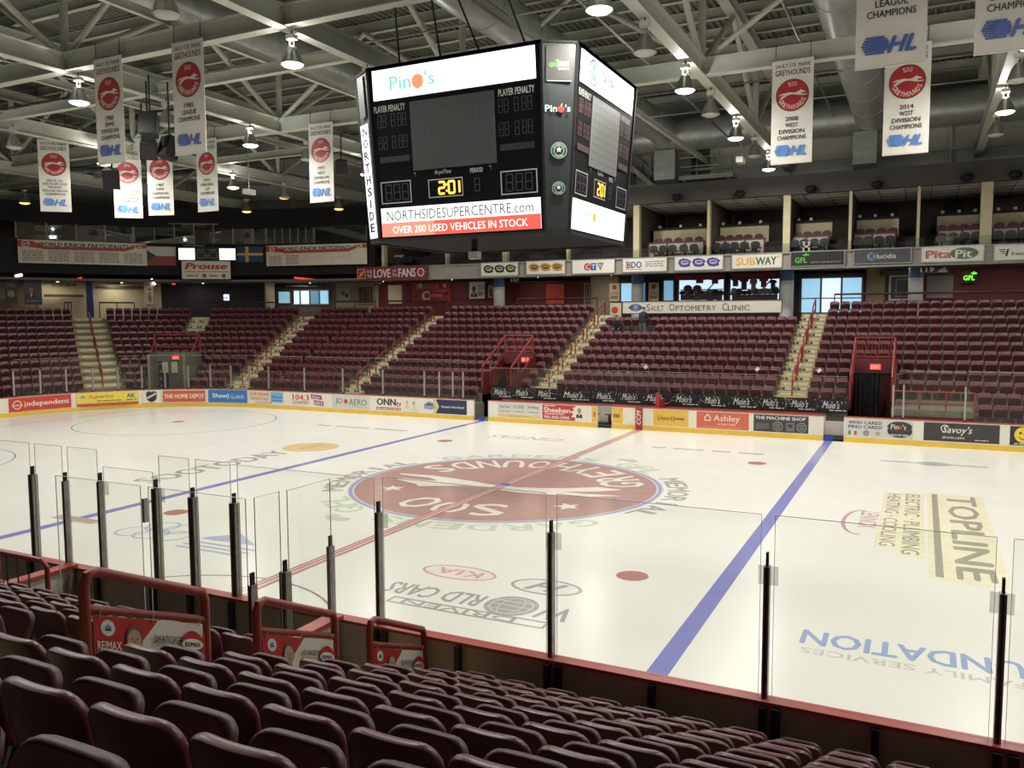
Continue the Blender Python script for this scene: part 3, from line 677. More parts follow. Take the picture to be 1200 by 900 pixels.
def pita(a):
    a.disc(a.w*.70, a.h*.52, a.w*.23, (96, 110, 84), ry=a.h*.40); a.text('Pita', a.w*.28, a.h*.5, a.h*.56, (118, 44, 44), width=a.w*.42, bold=.05); a.text('Pita', a.w*.28, a.h*.5, a.h*.48, (206, 120, 110), width=a.w*.38, bold=.02)
    a.text('Pit', a.w*.69, a.h*.5, a.h*.54, (224, 220, 206), width=a.w*.27, bold=.03)
def freedom(a):
    for k in range(3): a.rect(a.w*.08+k*.06, a.h*(.68-.13*k), a.w*.22, a.h*(.74-.13*k), (40, 40, 42))
    a.poly([(a.w*.22, a.h*.2), (a.w*.27, a.h*.3), (a.w*.30, a.h*.8), (a.w*.25, a.h*.7)], (40, 40, 42)); a.text('freedom', a.w*.58, a.h*.42, a.h*.24, (40, 40, 42), width=a.w*.46)
def ctv(a):
    y = a.h*.48; a.disc(a.w*.36, y, .22, (190, 40, 44)); a.text('C', a.w*.36, y, .26, (232, 228, 220), bold=.02); a.rect(a.w*.44, y-.21, a.w*.57, y+.21, (40, 84, 160)); a.text('T', a.w*.505, y, .26, (232, 228, 220), bold=.02)
    a.poly([(a.w*.59, y+.22), (a.w*.75, y+.22), (a.w*.67, y-.24)], (40, 120, 70)); a.text('V', a.w*.67, y+.06, .22, (232, 228, 220), bold=.02)
def bdo(a): a.rect(a.w*.07, a.h*.18, a.w*.09, a.h*.84, (190, 50, 50)); a.text('BDO', a.w*.27, a.h*.52, a.h*.5, (42, 44, 92), width=a.w*.34, bold=.03); a.rect(a.w*.07, a.h*.16, a.w*.44, a.h*.2, (190, 50, 50)); a.scrawl(a.w*.52, a.h*.3, a.w*.95, a.h*.8, 3, (120, 118, 116), 3)
for nm, lab, p0, p1, pt, pb, base, fn in (
    ('suite_sign', 'white fascia sign with three black and gold animal emblems', 564, 607, 308, 323, W_, three((30, 28, 26), (206, 196, 120))),
    ('suite_sign', 'white fascia sign with three gold emblems left of the CTV sign', 617, 662, 306, 321, W_, three((186, 140, 50), (60, 44, 24))),
    ('suite_sign', 'white CTV fascia sign with red, blue and green letter blocks', 671, 720, 304.5, 320, W_, ctv),
    ('suite_sign', 'white BDO fascia sign left of the purple emblems', 730, 781, 302.5, 318, W_, bdo),
    ('suite_sign', 'white fascia sign with three purple script emblems', 791, 847, 300, 316, W_, three((70, 60, 140), (190, 186, 214))),
    ('suite_sign', 'cream SUBWAY fascia sign in yellow and green letters', 858, 916, 298, 314, (216, 210, 196), sub),
    ('suite_sign', 'black fascia sign reading GFL environmental in green', 927, 989, 295, 311, (24, 24, 24), gfl),
    ('suite_sign', 'dark grey lucidia fascia sign with a pale blue disc', 1001, 1067, 292, 308, (74, 74, 78), luc),
    ('suite_sign', 'white Pita Pit fascia sign with a green oval', 1080, 1152, 289, 306, W_, pita),
    ('suite_sign', 'white fascia sign with a winged mark at the right edge', 1166, 1222, 287, 304, W_, freedom)):
    wall_board(nm, lab, 'sign', p0, p1, pt, pb, 19.82, base, fn, frame=.05, t=.06)
def love(a):
    a.frame(a.w*.01, a.h*.14, a.w*.13, a.h*.86, .04, (214, 190, 150)); a.disc(a.w*.07, a.h*.5, a.h*.2, (190, 90, 60)); a.line((a.w*.03, a.h*.25), (a.w*.11, a.h*.72), .07, (214, 190, 150)); C_ = (226, 216, 206)
    a.text('FOR', a.w*.19, a.h*.64, a.h*.24, C_, width=a.w*.07); a.text('THE', a.w*.19, a.h*.32, a.h*.24, C_, width=a.w*.07)
    a.text('LOVE', a.w*.37, a.h*.5, a.h*.64, C_, width=a.w*.24, bold=.03); a.text('OF', a.w*.545, a.h*.66, a.h*.2, C_); a.text('THE', a.w*.545, a.h*.36, a.h*.22, C_, width=a.w*.07)
    a.text('FANS', a.w*.72, a.h*.5, a.h*.64, C_, width=a.w*.24, bold=.03); a.disc(a.w*.91, a.h*.5, a.h*.3, C_); a.disc(a.w*.91, a.h*.5, a.h*.23, (150, 60, 60))
wall_board('fan_banner', 'long burgundy banner reading for the love of the fans', 'banner', 418, 501, 312, 328, 19.7, (116, 44, 48), love, t=.03)
def wjp(full):
    def f(a):
        R_ = (176, 60, 52); a.poly([(0, a.h*.70), (a.w*.14, a.h*.66), (a.w*.2, a.h*.60), (a.w*.82, a.h*.62), (a.w*.9, a.h*.76), (a.w, a.h*.78), (a.w, a.h*.97), (a.w*.9, a.h*.93), (a.w*.82, a.h*.76), (a.w*.2, a.h*.72), (a.w*.1, a.h*.95), (0, a.h*.97)], R_)
        for x in (.06, .93): a.ring(a.w*x, a.h*.82, a.h*.15, .05, (226, 214, 200)); a.line((a.w*x-.12, a.h*.78), (a.w*x+.12, a.h*.86), .06, (226, 214, 200))
        a.text('WORLD JUNIOR PARTICIPANTS', a.w*.5, a.h*.79, a.h*.24, (30, 26, 26), width=a.w*.70, bold=.035, shear=.15)
        if full:
            for k in range(5): a.scrawl(a.w*(.03+.195*k), a.h*.08, a.w*(.03+.195*k)+a.w*.155, a.h*.56, 7, (104, 98, 90), k)
        else:
            for k in range(2): a.scrawl(a.w*(.03+.17*k), a.h*.06, a.w*(.03+.17*k)+a.w*.13, a.h*.52, 6, (104, 98, 90), k+9)
            for x0 in (.45, .75): a.poly([(a.w*x0+x*1.1, a.h*.3+y*1.1) for x, y in HOUND], (204, 198, 184))
    return f
wall_board('participants_banner', 'wide white World Junior Participants banner full of names at far left', 'banner', 21, 172, 283.5, 310, 19.75, (214, 206, 186), wjp(True), t=.02)
wall_board('participants_banner', 'white World Junior Participants banner with grey hounds, left of the scoreboard', 'banner', 312, 430, 287, 311, 19.75, (214, 206, 186), wjp(False), t=.02)
def mini(a):
    for x0, x1 in ((.02, .29), (.71, .98)): a.rect(a.w*x0, a.h*.1, a.w*x1, a.h*.92, lit((250, 252, 255), 2.2))
    for x0 in (.33, .54): a.frame(a.w*x0, a.h*.2, a.w*x0+a.w*.13, a.h*.66, .04, (110, 108, 104)); a.scrawl(a.w*x0, a.h*.72, a.w*x0+a.w*.13, a.h*.88, 1, (120, 118, 112), 2)
    a.scrawl(a.w*.47, a.h*.2, a.w*.53, a.h*.5, 2, (120, 118, 112), 2)
wall_board('scoreboard', 'small black wall scoreboard with two glowing white panels above the Prouse sign', 'scoreboard', 208, 277, 290, 306, 19.4, (24, 24, 26), mini, t=.2)
def prouse(a):
    a.text('Prouse', a.w*.5, a.h*.72, a.h*.36, (176, 50, 44), width=a.w*.88, bold=.05, shear=.2); a.scrawl(a.w*.05, a.h*.36, a.w*.95, a.h*.46, 1, (176, 70, 64), 3)
    a.disc(a.w*.46, a.h*.18, .14, (90, 88, 86), n=16); a.disc(a.w*.86, a.h*.18, .14, (90, 88, 86), n=16); a.scrawl(a.w*.1, a.h*.1, a.w*.32, a.h*.26, 1, (100, 98, 94), 5); a.scrawl(a.w*.56, a.h*.1, a.w*.74, a.h*.26, 1, (100, 98, 94), 6)
wall_board('prouse_sign', 'white sign reading Prouse in red under the small scoreboard', 'sign', 213, 270, 306, 327, 19.4, (214, 208, 192), prouse, t=.05)
def czech(a): a.rect(0, a.h*.5, a.w, a.h, (206, 200, 190)); a.rect(0, 0, a.w, a.h*.5, (150, 52, 48)); a.poly([(0, 0), (a.w*.45, a.h*.5), (0, a.h)], (44, 52, 92))
def swede(a): a.rect(a.w*.34, 0, a.w*.46, a.h, (196, 172, 70)); a.rect(0, a.h*.42, a.w, a.h*.58, (196, 172, 70))
wall_board('flag', 'white, red and blue flag hanging left of the small scoreboard', 'flag', 165, 206, 289, 311, 19.85, (150, 52, 48), czech, t=.015)
wall_board('flag', 'blue flag with yellow cross hanging right of the small scoreboard', 'flag', 277, 308, 289, 307, 19.85, (44, 62, 100), swede, t=.015)
# ================================================================ concourse wall, windows and shops
def wall_seg(name, px0, px1, m_, rho=23.6, z0=4.8, z1=7.5):
    A, B = TH(px0, 340, rho), TH(px1, 340, rho); d = B-A; L = d.length; A.z = 0; M = frame_mat(A, d)
    o = struct(MB().box(0, L, z0, z1, -.2, 0).build(name, m_)); o.matrix_world = M; return o
for i, (p0, p1, m_) in enumerate(((-60, 46, TANW), (46, 190, CREAM), (190, 318, DARKW), (318, 392, mat('dim_lobby_paint', (96, 92, 84), .7, noise=.06)), (392, 442, mat('light_tan_wall', (150, 140, 118), .7, noise=.06)),
        (442, 690, MAROON), (690, 722, mat('light_tan_wall', (150, 140, 118), .7)), (722, 1012, DARKW), (1012, 1034, TANW), (1034, 1076, DARKW), (1076, 1260, MAROON))):
    wall_seg('wall_concourse_%d' % (i+1), p0, p1, m_)
wcount = [5]
def lit_window(px0, px1, pt, pb, n, rho=23.5, col=(178, 222, 250), e=1.1, frame=(70, 66, 62), rail=None, cols=None):
    wcount[0] += 1
    A, B = TH(px0, pb, rho), TH(px1, pb, rho); z1 = TH((px0+px1)/2, pt, rho).z; B.z = A.z = z0 = (A.z+B.z)/2
    M = frame_mat(A, B-A); L = (B-A).length; h_ = z1-z0; f = MB()
    for k in range(n+1): x = L*k/n; f.box(x-.05, x+.05, 0, h_, -.05, .07)
    f.box(0, L, -.05, .05, -.05, .07).box(0, L, h_-.05, h_+.05, -.05, .07)
    if rail: f.box(0, L, h_*rail-.03, h_*rail+.03, -.05, .06)
    o = struct(f.build('window_%d' % wcount[0], paint(frame))); o.matrix_world = M
    for k in range(n):
        struct(MB().box(L*k/n+.05, L*(k+1)/n-.05, .05, h_-.05, -.02, .0).build('pane', lit(*(cols[k] if cols else (col, e))), o))
    return o, L, h_
SKY1, SKY2, SKY3 = ((150, 200, 228), .9), ((204, 232, 250), 1.05), ((104, 150, 184), .55)
lit_window(938, 1010, 325, 367, 3, cols=[SKY1, SKY2, SKY1], rail=.42)
lit_window(855, 914, 326, 352, 1, cols=[SKY2]); lit_window(795, 849, 327, 353, 1, cols=[SKY2]); lit_window(777, 790, 328, 353, 1, cols=[((120, 176, 205), .8)])
lit_window(727, 757, 331, 354, 2, cols=[SKY1, SKY3])
lit_window(326, 344, 341, 356, 1, cols=[((140, 190, 205), .7)]); lit_window(341, 386, 340, 357, 4, cols=[SKY2, SKY2, SKY3, SKY1], frame=(120, 114, 104))
# shop goods hanging and standing inside the two shop windows
for i, (px, py, wd, ht, col) in enumerate(((862, 330, .5, .55, (110, 30, 34)), (872, 332, .5, .7, (70, 24, 28)), (883, 335, .42, .9, (120, 116, 112)), (895, 331, .5, .55, (126, 36, 40)), (906, 333, .4, .5, (40, 34, 34)),
        (862, 347, .6, .5, (50, 22, 24)), (806, 343, .5, .9, (34, 26, 28)), (817, 343, .5, .9, (60, 34, 40)), (832, 347, .6, .5, (40, 24, 26)), (843, 347, .5, .5, (44, 26, 28)), (820, 329, .7, .3, (120, 34, 38)), (838, 329, .6, .35, (110, 28, 34)))):
    q = TH(px, py, 23.2); b = MB(); M = frame_mat(q, (1, 0, 0))
    b.prism([(-.5*wd, .35*ht), (-.2*wd, .5*ht), (.2*wd, .5*ht), (.5*wd, .35*ht), (.46*wd, .1*ht), (.3*wd, .15*ht), (.3*wd, -.5*ht), (-.3*wd, -.5*ht), (-.3*wd, .15*ht), (-.46*wd, .1*ht)], Matrix.Identity(4), -.06, .06)
    o = b.build('hockey_jersey', paint(col)); o.matrix_world = M
    tag(o, 'dark jersey in the bright shop window under the %s sign, %s from the left' % ('SUBWAY' if px > 850 else 'purple', ORD[i if px > 850 and i < 6 else max(0, i-6)]), 'jersey', 'jerseys in the shop windows')
rnd = random.Random(3)
for k, (p0, p1, t_) in enumerate(((796, 848, 'purple sign'), (856, 913, 'SUBWAY sign'))):
    A, B = TH(p0, 352, 23.3), TH(p1, 352, 23.3); L = B.x-A.x; r = empty('shop_display_rack', (A.x, A.y, A.z)); tag(r, 'dark shop rack with bars and goods in the window under the '+t_, 'rack')
    MB().box(.1, L-.1, -.1, .1, .0, .32).build('counter', paint((30, 22, 24)), r)
    b = MB()
    for z in (.62, 1.22): b.tube((.05, 0, z), (L-.05, 0, z), .03, 6)
    b.tube((L*.55, 0, .3), (L*.85, 0, 1.2), .04, 6); b.build('rail', DARKST, r)
    for i in range(9):
        x = .2+(L-.4)*i/8; h_ = rnd.uniform(.2, .45); g = MB(); g.lathe([(0, 0), (.16, .02), (.2, h_*.5), (.13, h_*.9), (0, h_)], (x, 0, .32), 10); g.build('cap', paint(rnd.choice(((60, 24, 28), (38, 30, 34), (96, 30, 34), (120, 110, 104)))), r, True)
# columns with printed wraps
WRAP = mat('column_wrap', (186, 186, 186), .5, noise=.1, scale=6); BLUEW = mat('column_blue_wrap', (70, 104, 150), .5, noise=.1, scale=6)
for i, (px, rho) in enumerate(((585, 22.0), (747, 22.0), (922, 22.0), (1073, 22.0))):
    x = H(px, 340, 'y', CY+rho).x; b = MB(); b.tube((x, CY+rho, 4.8), (x, CY+rho, 6.85), .36, 20, 0); b.tube((x, CY+rho, 6.85), (x, CY+rho, 7.46), .361, 20, 1)
    struct(b.build('column', [WRAP, BLUEW], smooth=True))
for px, m_, r in ((105, mat('blue_padding', (52, 60, 110), .7, noise=.1), .22), (175, WPAN, .3), (316, CREAM, .34)):
    q = TH(px, 345, 21.6); struct(MB().tube((q.x, q.y, 4.6), (q.x, q.y, 7.5), r, 16).build('column', m_, smooth=True))
def face(a, x, y, s, skin=(176, 128, 100), hair=(40, 32, 28), suit=(36, 34, 40)):
    a.poly([(x-.75*s, y-1.5*s), (x-.7*s, y-.85*s), (x-.2*s, y-.6*s), (x+.2*s, y-.6*s), (x+.7*s, y-.85*s), (x+.75*s, y-1.5*s)], suit); a.poly([(x-.18*s, y-.6*s), (x+.18*s, y-.6*s), (x, y-1.3*s)], (226, 222, 214))
    a.rect(x-.16*s, y-.72*s, x+.16*s, y-.3*s, skin); a.disc(x, y+.08*s, .43*s, hair, ry=.56*s, n=20); a.disc(x, y, .36*s, skin, ry=.5*s, n=20)
    for dx in (-.14, .14): a.disc(x+dx*s, y+.08*s, .05*s, hair, n=8)
    a.rect(x-.03*s, y-.14*s, x+.03*s, y+.04*s, (150, 104, 84)); a.rect(x-.14*s, y-.25*s, x+.14*s, y-.2*s, (130, 66, 60))
def poster1(a): face(a, a.w*.3, a.h*.55, a.h*.3, (70, 50, 44), (24, 20, 20), (30, 28, 32)); a.scrawl(a.w*.58, a.h*.55, a.w*.95, a.h*.8, 2, (60, 56, 56), 3); a.text('80', a.w*.74, a.h*.3, a.h*.28, (110, 84, 40), width=a.w*.36, bold=.03)
wall_board('portrait_poster', 'white poster with a dark portrait and 80 on the maroon wall', 'poster', 550, 568, 330, 350, 23.4, (206, 202, 192), poster1)
wall_board('portrait_poster', 'small tan poster beside the wrapped column below the three emblem sign', 'poster', 572, 580, 334, 349, 23.4, (180, 150, 120), lambda a: (a.disc(a.w*.4, a.h*.55, a.w*.28, (90, 70, 60)), a.rect(a.w*.2, a.h*.1, a.w*.7, a.h*.4, (70, 40, 40)), a.scrawl(a.w*.1, a.h*.8, a.w*.9, a.h*.95, 1, (90, 60, 50))))
def mural(a):
    a.text('C', a.w*.36, a.h*.32, a.h*.5, (216, 204, 196), bold=.05); a.text('CAPTAINS', a.w*.6, a.h*.32, a.h*.14, (206, 180, 172), width=a.w*.34)
    a.scrawl(a.w*.1, a.h*.64, a.w*.7, a.h*.9, 4, (190, 150, 144), 8); a.disc(a.w*.22, a.h*.82, a.h*.12, (210, 196, 186)); a.disc(a.w*.85, a.h*.8, a.h*.1, (200, 170, 160)); a.disc(a.w*.9, a.h*.4, a.h*.12, (70, 30, 34)); a.disc(a.w*.1, a.h*.3, a.h*.1, (70, 30, 34)); a.scrawl(a.w*.55, a.h*.5, a.w*.95, a.h*.6, 2, (190, 140, 134), 9)
wall_board('captains_mural', 'red wall mural with a large white C beside the cream shutter', 'mural', 483, 528, 329, 354, 23.45, (158, 42, 44), mural)
def shutter(c):
    def f(a):
        k = 0
        while k*.12 < a.h: a.rect(0, k*.12, a.w, k*.12+.02, tuple(int(v*.8) for v in c)); k += 1
    return f
for lab, p0, p1, pt, pb, c in (('cream roller shutter closed beside the red mural', 455, 473, 334, 356, (196, 186, 160)), ('bright red roller shutter on the maroon wall', 640, 661, 333, 356, (196, 62, 54)), ('grey roller shutter under the 119 sign', 1086, 1117, 323, 349, (120, 122, 126))):
    wall_board('roller_shutter', lab, 'shutter', p0, p1, pt, pb, 23.5, c, shutter(c), frame=.08, trim=MAROON)
for t, p0, p1, pt, pb, rho in (('117', 598, 609, 325.5, 331, 20.6), ('119', 1077, 1112, 310, 320, 20.6), ('116', 437, 448, 329, 334, 20.6)):
    wall_board('section_sign', 'dark section sign reading '+{'117': '117 left of the red shutter', '119': '119 above the grey shutter', '116': '116 under the fan banner'}[t], 'sign', p0, p1, pt, pb, rho, (30, 28, 28), (lambda t_: (lambda a: (a.text(t_, a.w*.5 if t_ != '119' else a.w*.28, a.h*.5, a.h*.62, (222, 220, 214), width=a.w*(.8 if t_ != '119' else .46), bold=.03), a.poly([(a.w*.6, a.h*.1), (a.w*.95, a.h*.1), (a.w*.88, a.h*.8), (a.w*.7, a.h*.5)], (160, 158, 156)) if t_ == '119' else None)))(t))
def bank(a): a.rect(a.w*.3, a.h*.66, a.w*.7, a.h*.9, (176, 50, 44)); a.text('OFFICIAL', a.w*.5, a.h*.44, a.h*.12, (120, 50, 40), width=a.w*.7); a.text('BANK', a.w*.5, a.h*.22, a.h*.18, (120, 50, 40), width=a.w*.7, bold=.03)
wall_board('bank_sign', 'cream official bank sign left of the wrapped column', 'sign', 714, 726, 332, 353, 23.35, (206, 194, 166), bank); wall_board('bank_sign', 'cream official bank sign right of the wrapped column', 'sign', 760, 772, 331, 353, 23.35, (206, 194, 166), bank)
wall_board('bank_sign', 'cream sign with red disc beside the stair top', 'sign', 715, 728, 355, 372, 20.6, (206, 194, 166), lambda a: a.disc(a.w*.42, a.h*.5, a.w*.3, (190, 60, 50)))
def neon(a): gflogo(a, a.w*.45, a.h*.42, a.h*.7, lit((120, 255, 40), 1.6))
wall_board('neon_sign', 'glowing green GFL sign on the maroon wall under the Pita Pit sign', 'sign', 1128, 1145, 318, 331, 23.3, (24, 30, 20), neon, t=.04)
MB_ = MB().box(0, 2, 0, 2.4, 0, .1)
for lab, p0, p1, pt, pb, c in (('dark framed doorway with white frame right of the bright windows', 1044, 1072, 324, 350, (34, 32, 32)), ('brown door on the tan wall below the burgundy fan banner', 421, 437, 337, 355, (74, 52, 42)), ('dark doorway between the maroon wall and the tan wall', 686, 692, 334, 356, (28, 26, 26))):
    o = wall_board('concourse_door', lab, 'door', p0, p1, pt, pb, 23.45, c, lambda a: a.frame(a.w*.2, a.h*.08, a.w*.8, a.h*.9, .05, (120, 116, 110)), frame=.1, trim=paint((170, 166, 158)) if p0 > 1000 else TANW)
o = wall_board('wall_panel', 'black panel above the doorway left of the 119 sign', 'panel', 1031, 1071, 310, 323, 23.4, (22, 21, 22), lambda a: a.frame(.05, .05, a.w-.05, a.h-.05, .03, (40, 38, 38)))
def bracket_art(a):
    for k in range(9): a.poly([(a.w*k/9, 0), (a.w*(k+.35)/9, a.h), (a.w*(k+.6)/9, a.h), (a.w*(k+.25)/9, 0)], (86, 22, 26))
for lab, p0, p1, pt, pb in (('red striped valance above the right shop window', 857, 915, 315, 326), ('red striped valance above the left shop window', 791, 850, 317, 328)): wall_board('shop_valance', lab, 'valance', p0, p1, pt, pb, 23.2, (128, 34, 36), bracket_art)
# left concession area
wall_board('concession_bulkhead', 'dark bulkhead over the cream counter between the posts at left', 'panel', 106, 171, 318, 326, 23.3, (84, 76, 66), lambda a: a.scrawl(.2, .1, a.w-.2, a.h-.1, 1, (120, 110, 92), 4), t=.25)
wall_board('concession_shelf', 'long grey shelf on the cream wall right of the blue post', 'shelf', 112, 168, 335.5, 338, 23.2, (92, 84, 72), None, t=.3)
wall_board('concession_counter', 'dark topped counter below the beige concession sign', 'counter', 52, 98, 345, 348, 22.6, (70, 62, 54), None, t=.5)
wall_board('wall_poster', 'pale poster on the wall at the left edge beside the black banner', 'poster', -6, 5, 322, 350, 23.3, (170, 166, 156), lambda a: (a.text('114', a.w*.6, a.h*.75, a.h*.16, (50, 48, 46)), a.scrawl(a.w*.1, a.h*.1, a.w*.9, a.h*.5, 4, (110, 104, 96), 2)))
wall_board('concourse_door', 'dim brown doorway under the team poster on the dark wall', 'door', 276, 287, 338, 356, 23.4, (74, 58, 44), None, frame=.08, trim=TANW)
wall_board('wall_poster', 'pale poster right of the bright doors on the tan wall', 'poster', 398, 410, 338, 352, 23.4, (164, 160, 150), lambda a: (a.disc(a.w*.35, a.h*.6, a.h*.2, (90, 88, 86)), a.disc(a.w*.7, a.h*.4, a.h*.16, (60, 58, 58))))
wall_board('menu_board', 'pale lit menu board above the left concession counter', 'board', 140, 154, 327, 335, 22.9, (200, 196, 160), lambda a: a.scrawl(.05, .1, a.w-.05, a.h-.1, 4, (120, 110, 84)))
wall_board('concession_sign', 'wide beige concession sign with dark emblems left of the blue post', 'sign', 60, 98, 325, 336, 23.35, (150, 140, 118), lambda a: (a.disc(a.w*.3, a.h*.5, a.h*.34, (90, 80, 70)), a.disc(a.w*.5, a.h*.5, a.h*.34, (110, 96, 84)), a.disc(a.w*.7, a.h*.5, a.h*.34, (84, 74, 66))))
def girl(a): face(a, a.w*.4, a.h*.62, a.h*.24, (150, 110, 90), (28, 22, 22), (30, 28, 30)); a.rect(0, 0, a.w, a.h*.28, (40, 54, 60)); a.scrawl(a.w*.1, a.h*.1, a.w*.9, a.h*.2, 1, (110, 130, 130))
wall_board('standing_banner', 'poster of a dark haired person above a teal panel at far left', 'banner', 28, 49, 324, 357, 20.9, (64, 60, 58), girl, t=.06)
wall_board('standing_banner', 'tall black banner with a pale roundel at the left edge', 'banner', 6, 20, 328, 355, 20.9, (26, 25, 26), lambda a: (a.disc(a.w*.5, a.h*.42, a.w*.32, (140, 120, 84)), a.scrawl(a.w*.15, a.h*.75, a.w*.85, a.h*.9, 2, (120, 112, 96))), t=.06)
wall_board('standing_banner', 'narrow white banner with an orange figure on the pale post', 'banner', 171, 180, 336, 357, 21.1, (196, 190, 176), lambda a: (a.disc(a.w*.5, a.h*.35, a.w*.25, (176, 96, 60), ry=a.h*.22), a.disc(a.w*.5, a.h*.64, a.w*.16, (120, 80, 60)), a.rect(a.w*.3, a.h*.8, a.w*.7, a.h*.9, (60, 56, 54))), t=.04)
def car(a):
    a.poly([(a.w*.28, a.h*.3), (a.w*.30, a.h*.5), (a.w*.38, a.h*.58), (a.w*.44, a.h*.76), (a.w*.58, a.h*.76), (a.w*.66, a.h*.56), (a.w*.72, a.h*.5), (a.w*.72, a.h*.3)], (176, 176, 174)); a.disc(a.w*.37, a.h*.3, a.h*.12, (14, 14, 14)); a.disc(a.w*.63, a.h*.3, a.h*.12, (14, 14, 14)); a.rect(a.w*.45, a.h*.58, a.w*.6, a.h*.7, (40, 46, 52)); a.rect(a.w*.78, a.h*.3, a.w*.9, a.h*.8, (60, 70, 110))
wall_board('car_poster', 'dark wide advert showing a white car above the bright doors', 'poster', 318, 378, 322, 337, 23.2, (30, 32, 38), car)
def wallpost(a): a.rect(a.w*.05, a.h*.2, a.w*.4, a.h*.8, (60, 70, 64)); a.rect(a.w*.45, a.h*.1, a.w*.95, a.h*.6, (120, 44, 44)); a.disc(a.w*.5, a.h*.8, a.h*.15, (160, 150, 140)); a.scrawl(a.w*.5, a.h*.2, a.w*.9, a.h*.5, 2, (190, 160, 150))
wall_board('team_poster', 'dark team poster with red block on the left concourse wall', 'poster', 232, 260, 332, 350, 23.4, (40, 40, 40), wallpost)
wall_board('exit_sign', 'small red exit light on the dark left concourse wall', 'sign', 201.5, 205.5, 330, 333.5, 22.8, lit((230, 50, 50), 1.6), None, t=.05)
wall_board('arcade_screen', 'small glowing white and blue screen under the team poster', 'screen', 262, 267.5, 345, 352, 21.2, lit((200, 210, 255), 1.8), lambda a: a.rect(0, a.h*.35, a.w, a.h*.5, (40, 40, 60)), t=.3)
def tube_light(lab, px0, py0, px1, py1, rho, c, e, r=.06):
    A, B = TH(px0, py0, rho), TH(px1, py1, rho); o = MB().tube(A, B, r, 8).build('tube_light', lit(c, e)); tag(o, lab, 'light')
    d = (B-A).normalized()*.06; MB().tube(A-d, A+d*.1, r*1.3, 8).tube(B-d*.1, B+d, r*1.3, 8).build('end_cap', DARKST, o)
    for q in (A, B): MB().tube(q, (q.x, q.y, 7.46), .015, 5).build('hanger', DARKST, o)
tube_light('glowing red neon tube above the bright doors', 345, 325.5, 370, 328, 21.5, (255, 60, 50), 1.6)
tube_light('short red neon tube above the blue padded post', 88, 328, 96, 325.5, 21.4, (255, 60, 50), 1.4)
tube_light('white fluorescent tube above the tall black banner', 17, 324, 26, 322, 21.3, (255, 250, 230), 3, .09)
tube_light('white fluorescent tube left of the dark concourse wall', 177, 327, 182, 334, 21.3, (255, 250, 230), 3, .08)
# unseen ceiling lights added to brighten the concourse
for i, (px, e) in enumerate(((60, 26), (135, 26), (230, 8), (355, 16), (440, 20), (520, 14), (620, 14), (705, 20), (975, 14), (1055, 10), (1130, 14), (1190, 14))):
    q = TH(px, 320, 22.3 if px < 400 else 22.0); b = MB().box(-.6, .6, -.12, .12, -.06, 0); o = b.build('ceiling_light', lit((255, 236, 200), 1.2)); o.location = (q.x, q.y, 7.455)
    tag(o, 'added concourse ceiling light, %s from the left above the top seat row' % ORD[i], 'light', 'added concourse ceiling lights')
    MB().box(-.64, .64, -.16, -.12, -.08, 0).box(-.64, .64, .12, .16, -.08, 0).build('housing', DARKST, o)
    l = bpy.data.lights.new('concourse_fill', 'AREA'); l.shape = 'RECTANGLE'; l.size = 1.2; l.size_y = .24; l.energy = e; l.color = (1, .9, .74); lo = bpy.data.objects.new('bulb', l); COL.objects.link(lo); lo.parent = o; lo.location = (0, 0, -.09)
# railing behind the top row and the optometry board
for i, (p0, p1) in enumerate(((978, 1230), (606, 700), (453, 524), (75, 105-22), (116, 157), (240, 322), (393, 440))):
    A, B = TH(p0, 347, 20.0), TH(p1, 347, 20.0); A.z = B.z = 6.02; b = MB(); b.tube(A, B, .05, 8)
    o = b.build('top_railing', mat('dark_red_pipe', (70, 30, 32), .5, noise=.06)); tag(o, ('dark rail behind the top seat row, '+('right of the bright windows', 'in front of the red shutter', 'below the red mural', 'left of the blue post', 'right of the blue post', 'below the small glowing screen', 'below the brown door')[i]), 'railing')
    L = (B-A).length; n = max(2, int(L/2.4)); s_ = MB()
    for k in range(n+1): q = A+(B-A)*k/n; s_.tube((q.x, q.y, 4.75), (q.x, q.y, 6.02), .03, 6)
    s_.build('post', _M['dark_red_pipe'], o)
def opto(a):
    B_ = (58, 84, 136); a.poly([(a.w*.035, a.h*.5), (a.w*.06, a.h*.76), (a.w*.09, a.h*.84), (a.w*.12, a.h*.72), (a.w*.14, a.h*.5), (a.w*.12, a.h*.28), (a.w*.09, a.h*.16), (a.w*.06, a.h*.26)], B_); a.disc(a.w*.088, a.h*.5, a.h*.24, (216, 214, 206), ry=a.h*.25); a.ring(a.w*.088, a.h*.5, a.h*.22, .05, B_); a.text('n', a.w*.088, a.h*.48, a.h*.22, B_, bold=.04)
    K = (44, 42, 44); x = a.w*.16
    for wd, first in (('SAULT', .115), ('OPTOMETRY', .30), ('CLINIC', .17)):
        h1, h2 = a.h*.62, a.h*.46; L = a.w*first*1.0; n = len(wd); u = L/(n+.35); a.text(wd[0], x+u*.6, a.h*.5, h1, K, width=u*1.1, bold=-.004); a.text(wd[1:], x+u*1.35, a.h*.5-(h1-h2)/2, h2, K, width=L-u*1.35, align='l', bold=-.004); x += L+a.w*.035
M = frame_mat((-3.95, 22.35, 5.1), (1, 0, 0))
board('optometry_board', 'long white Sault Optometry Clinic board above the middle seating section', 'sign', M, 8.45, .62, (212, 208, 194), opto, t=.05, frame=.03, trim=MAROON)
pl = MB(); pl.box(-3.95, 4.5, 22.4, 24.4, 4.2, 4.45); struct(pl.build('accessible_platform', CONC))
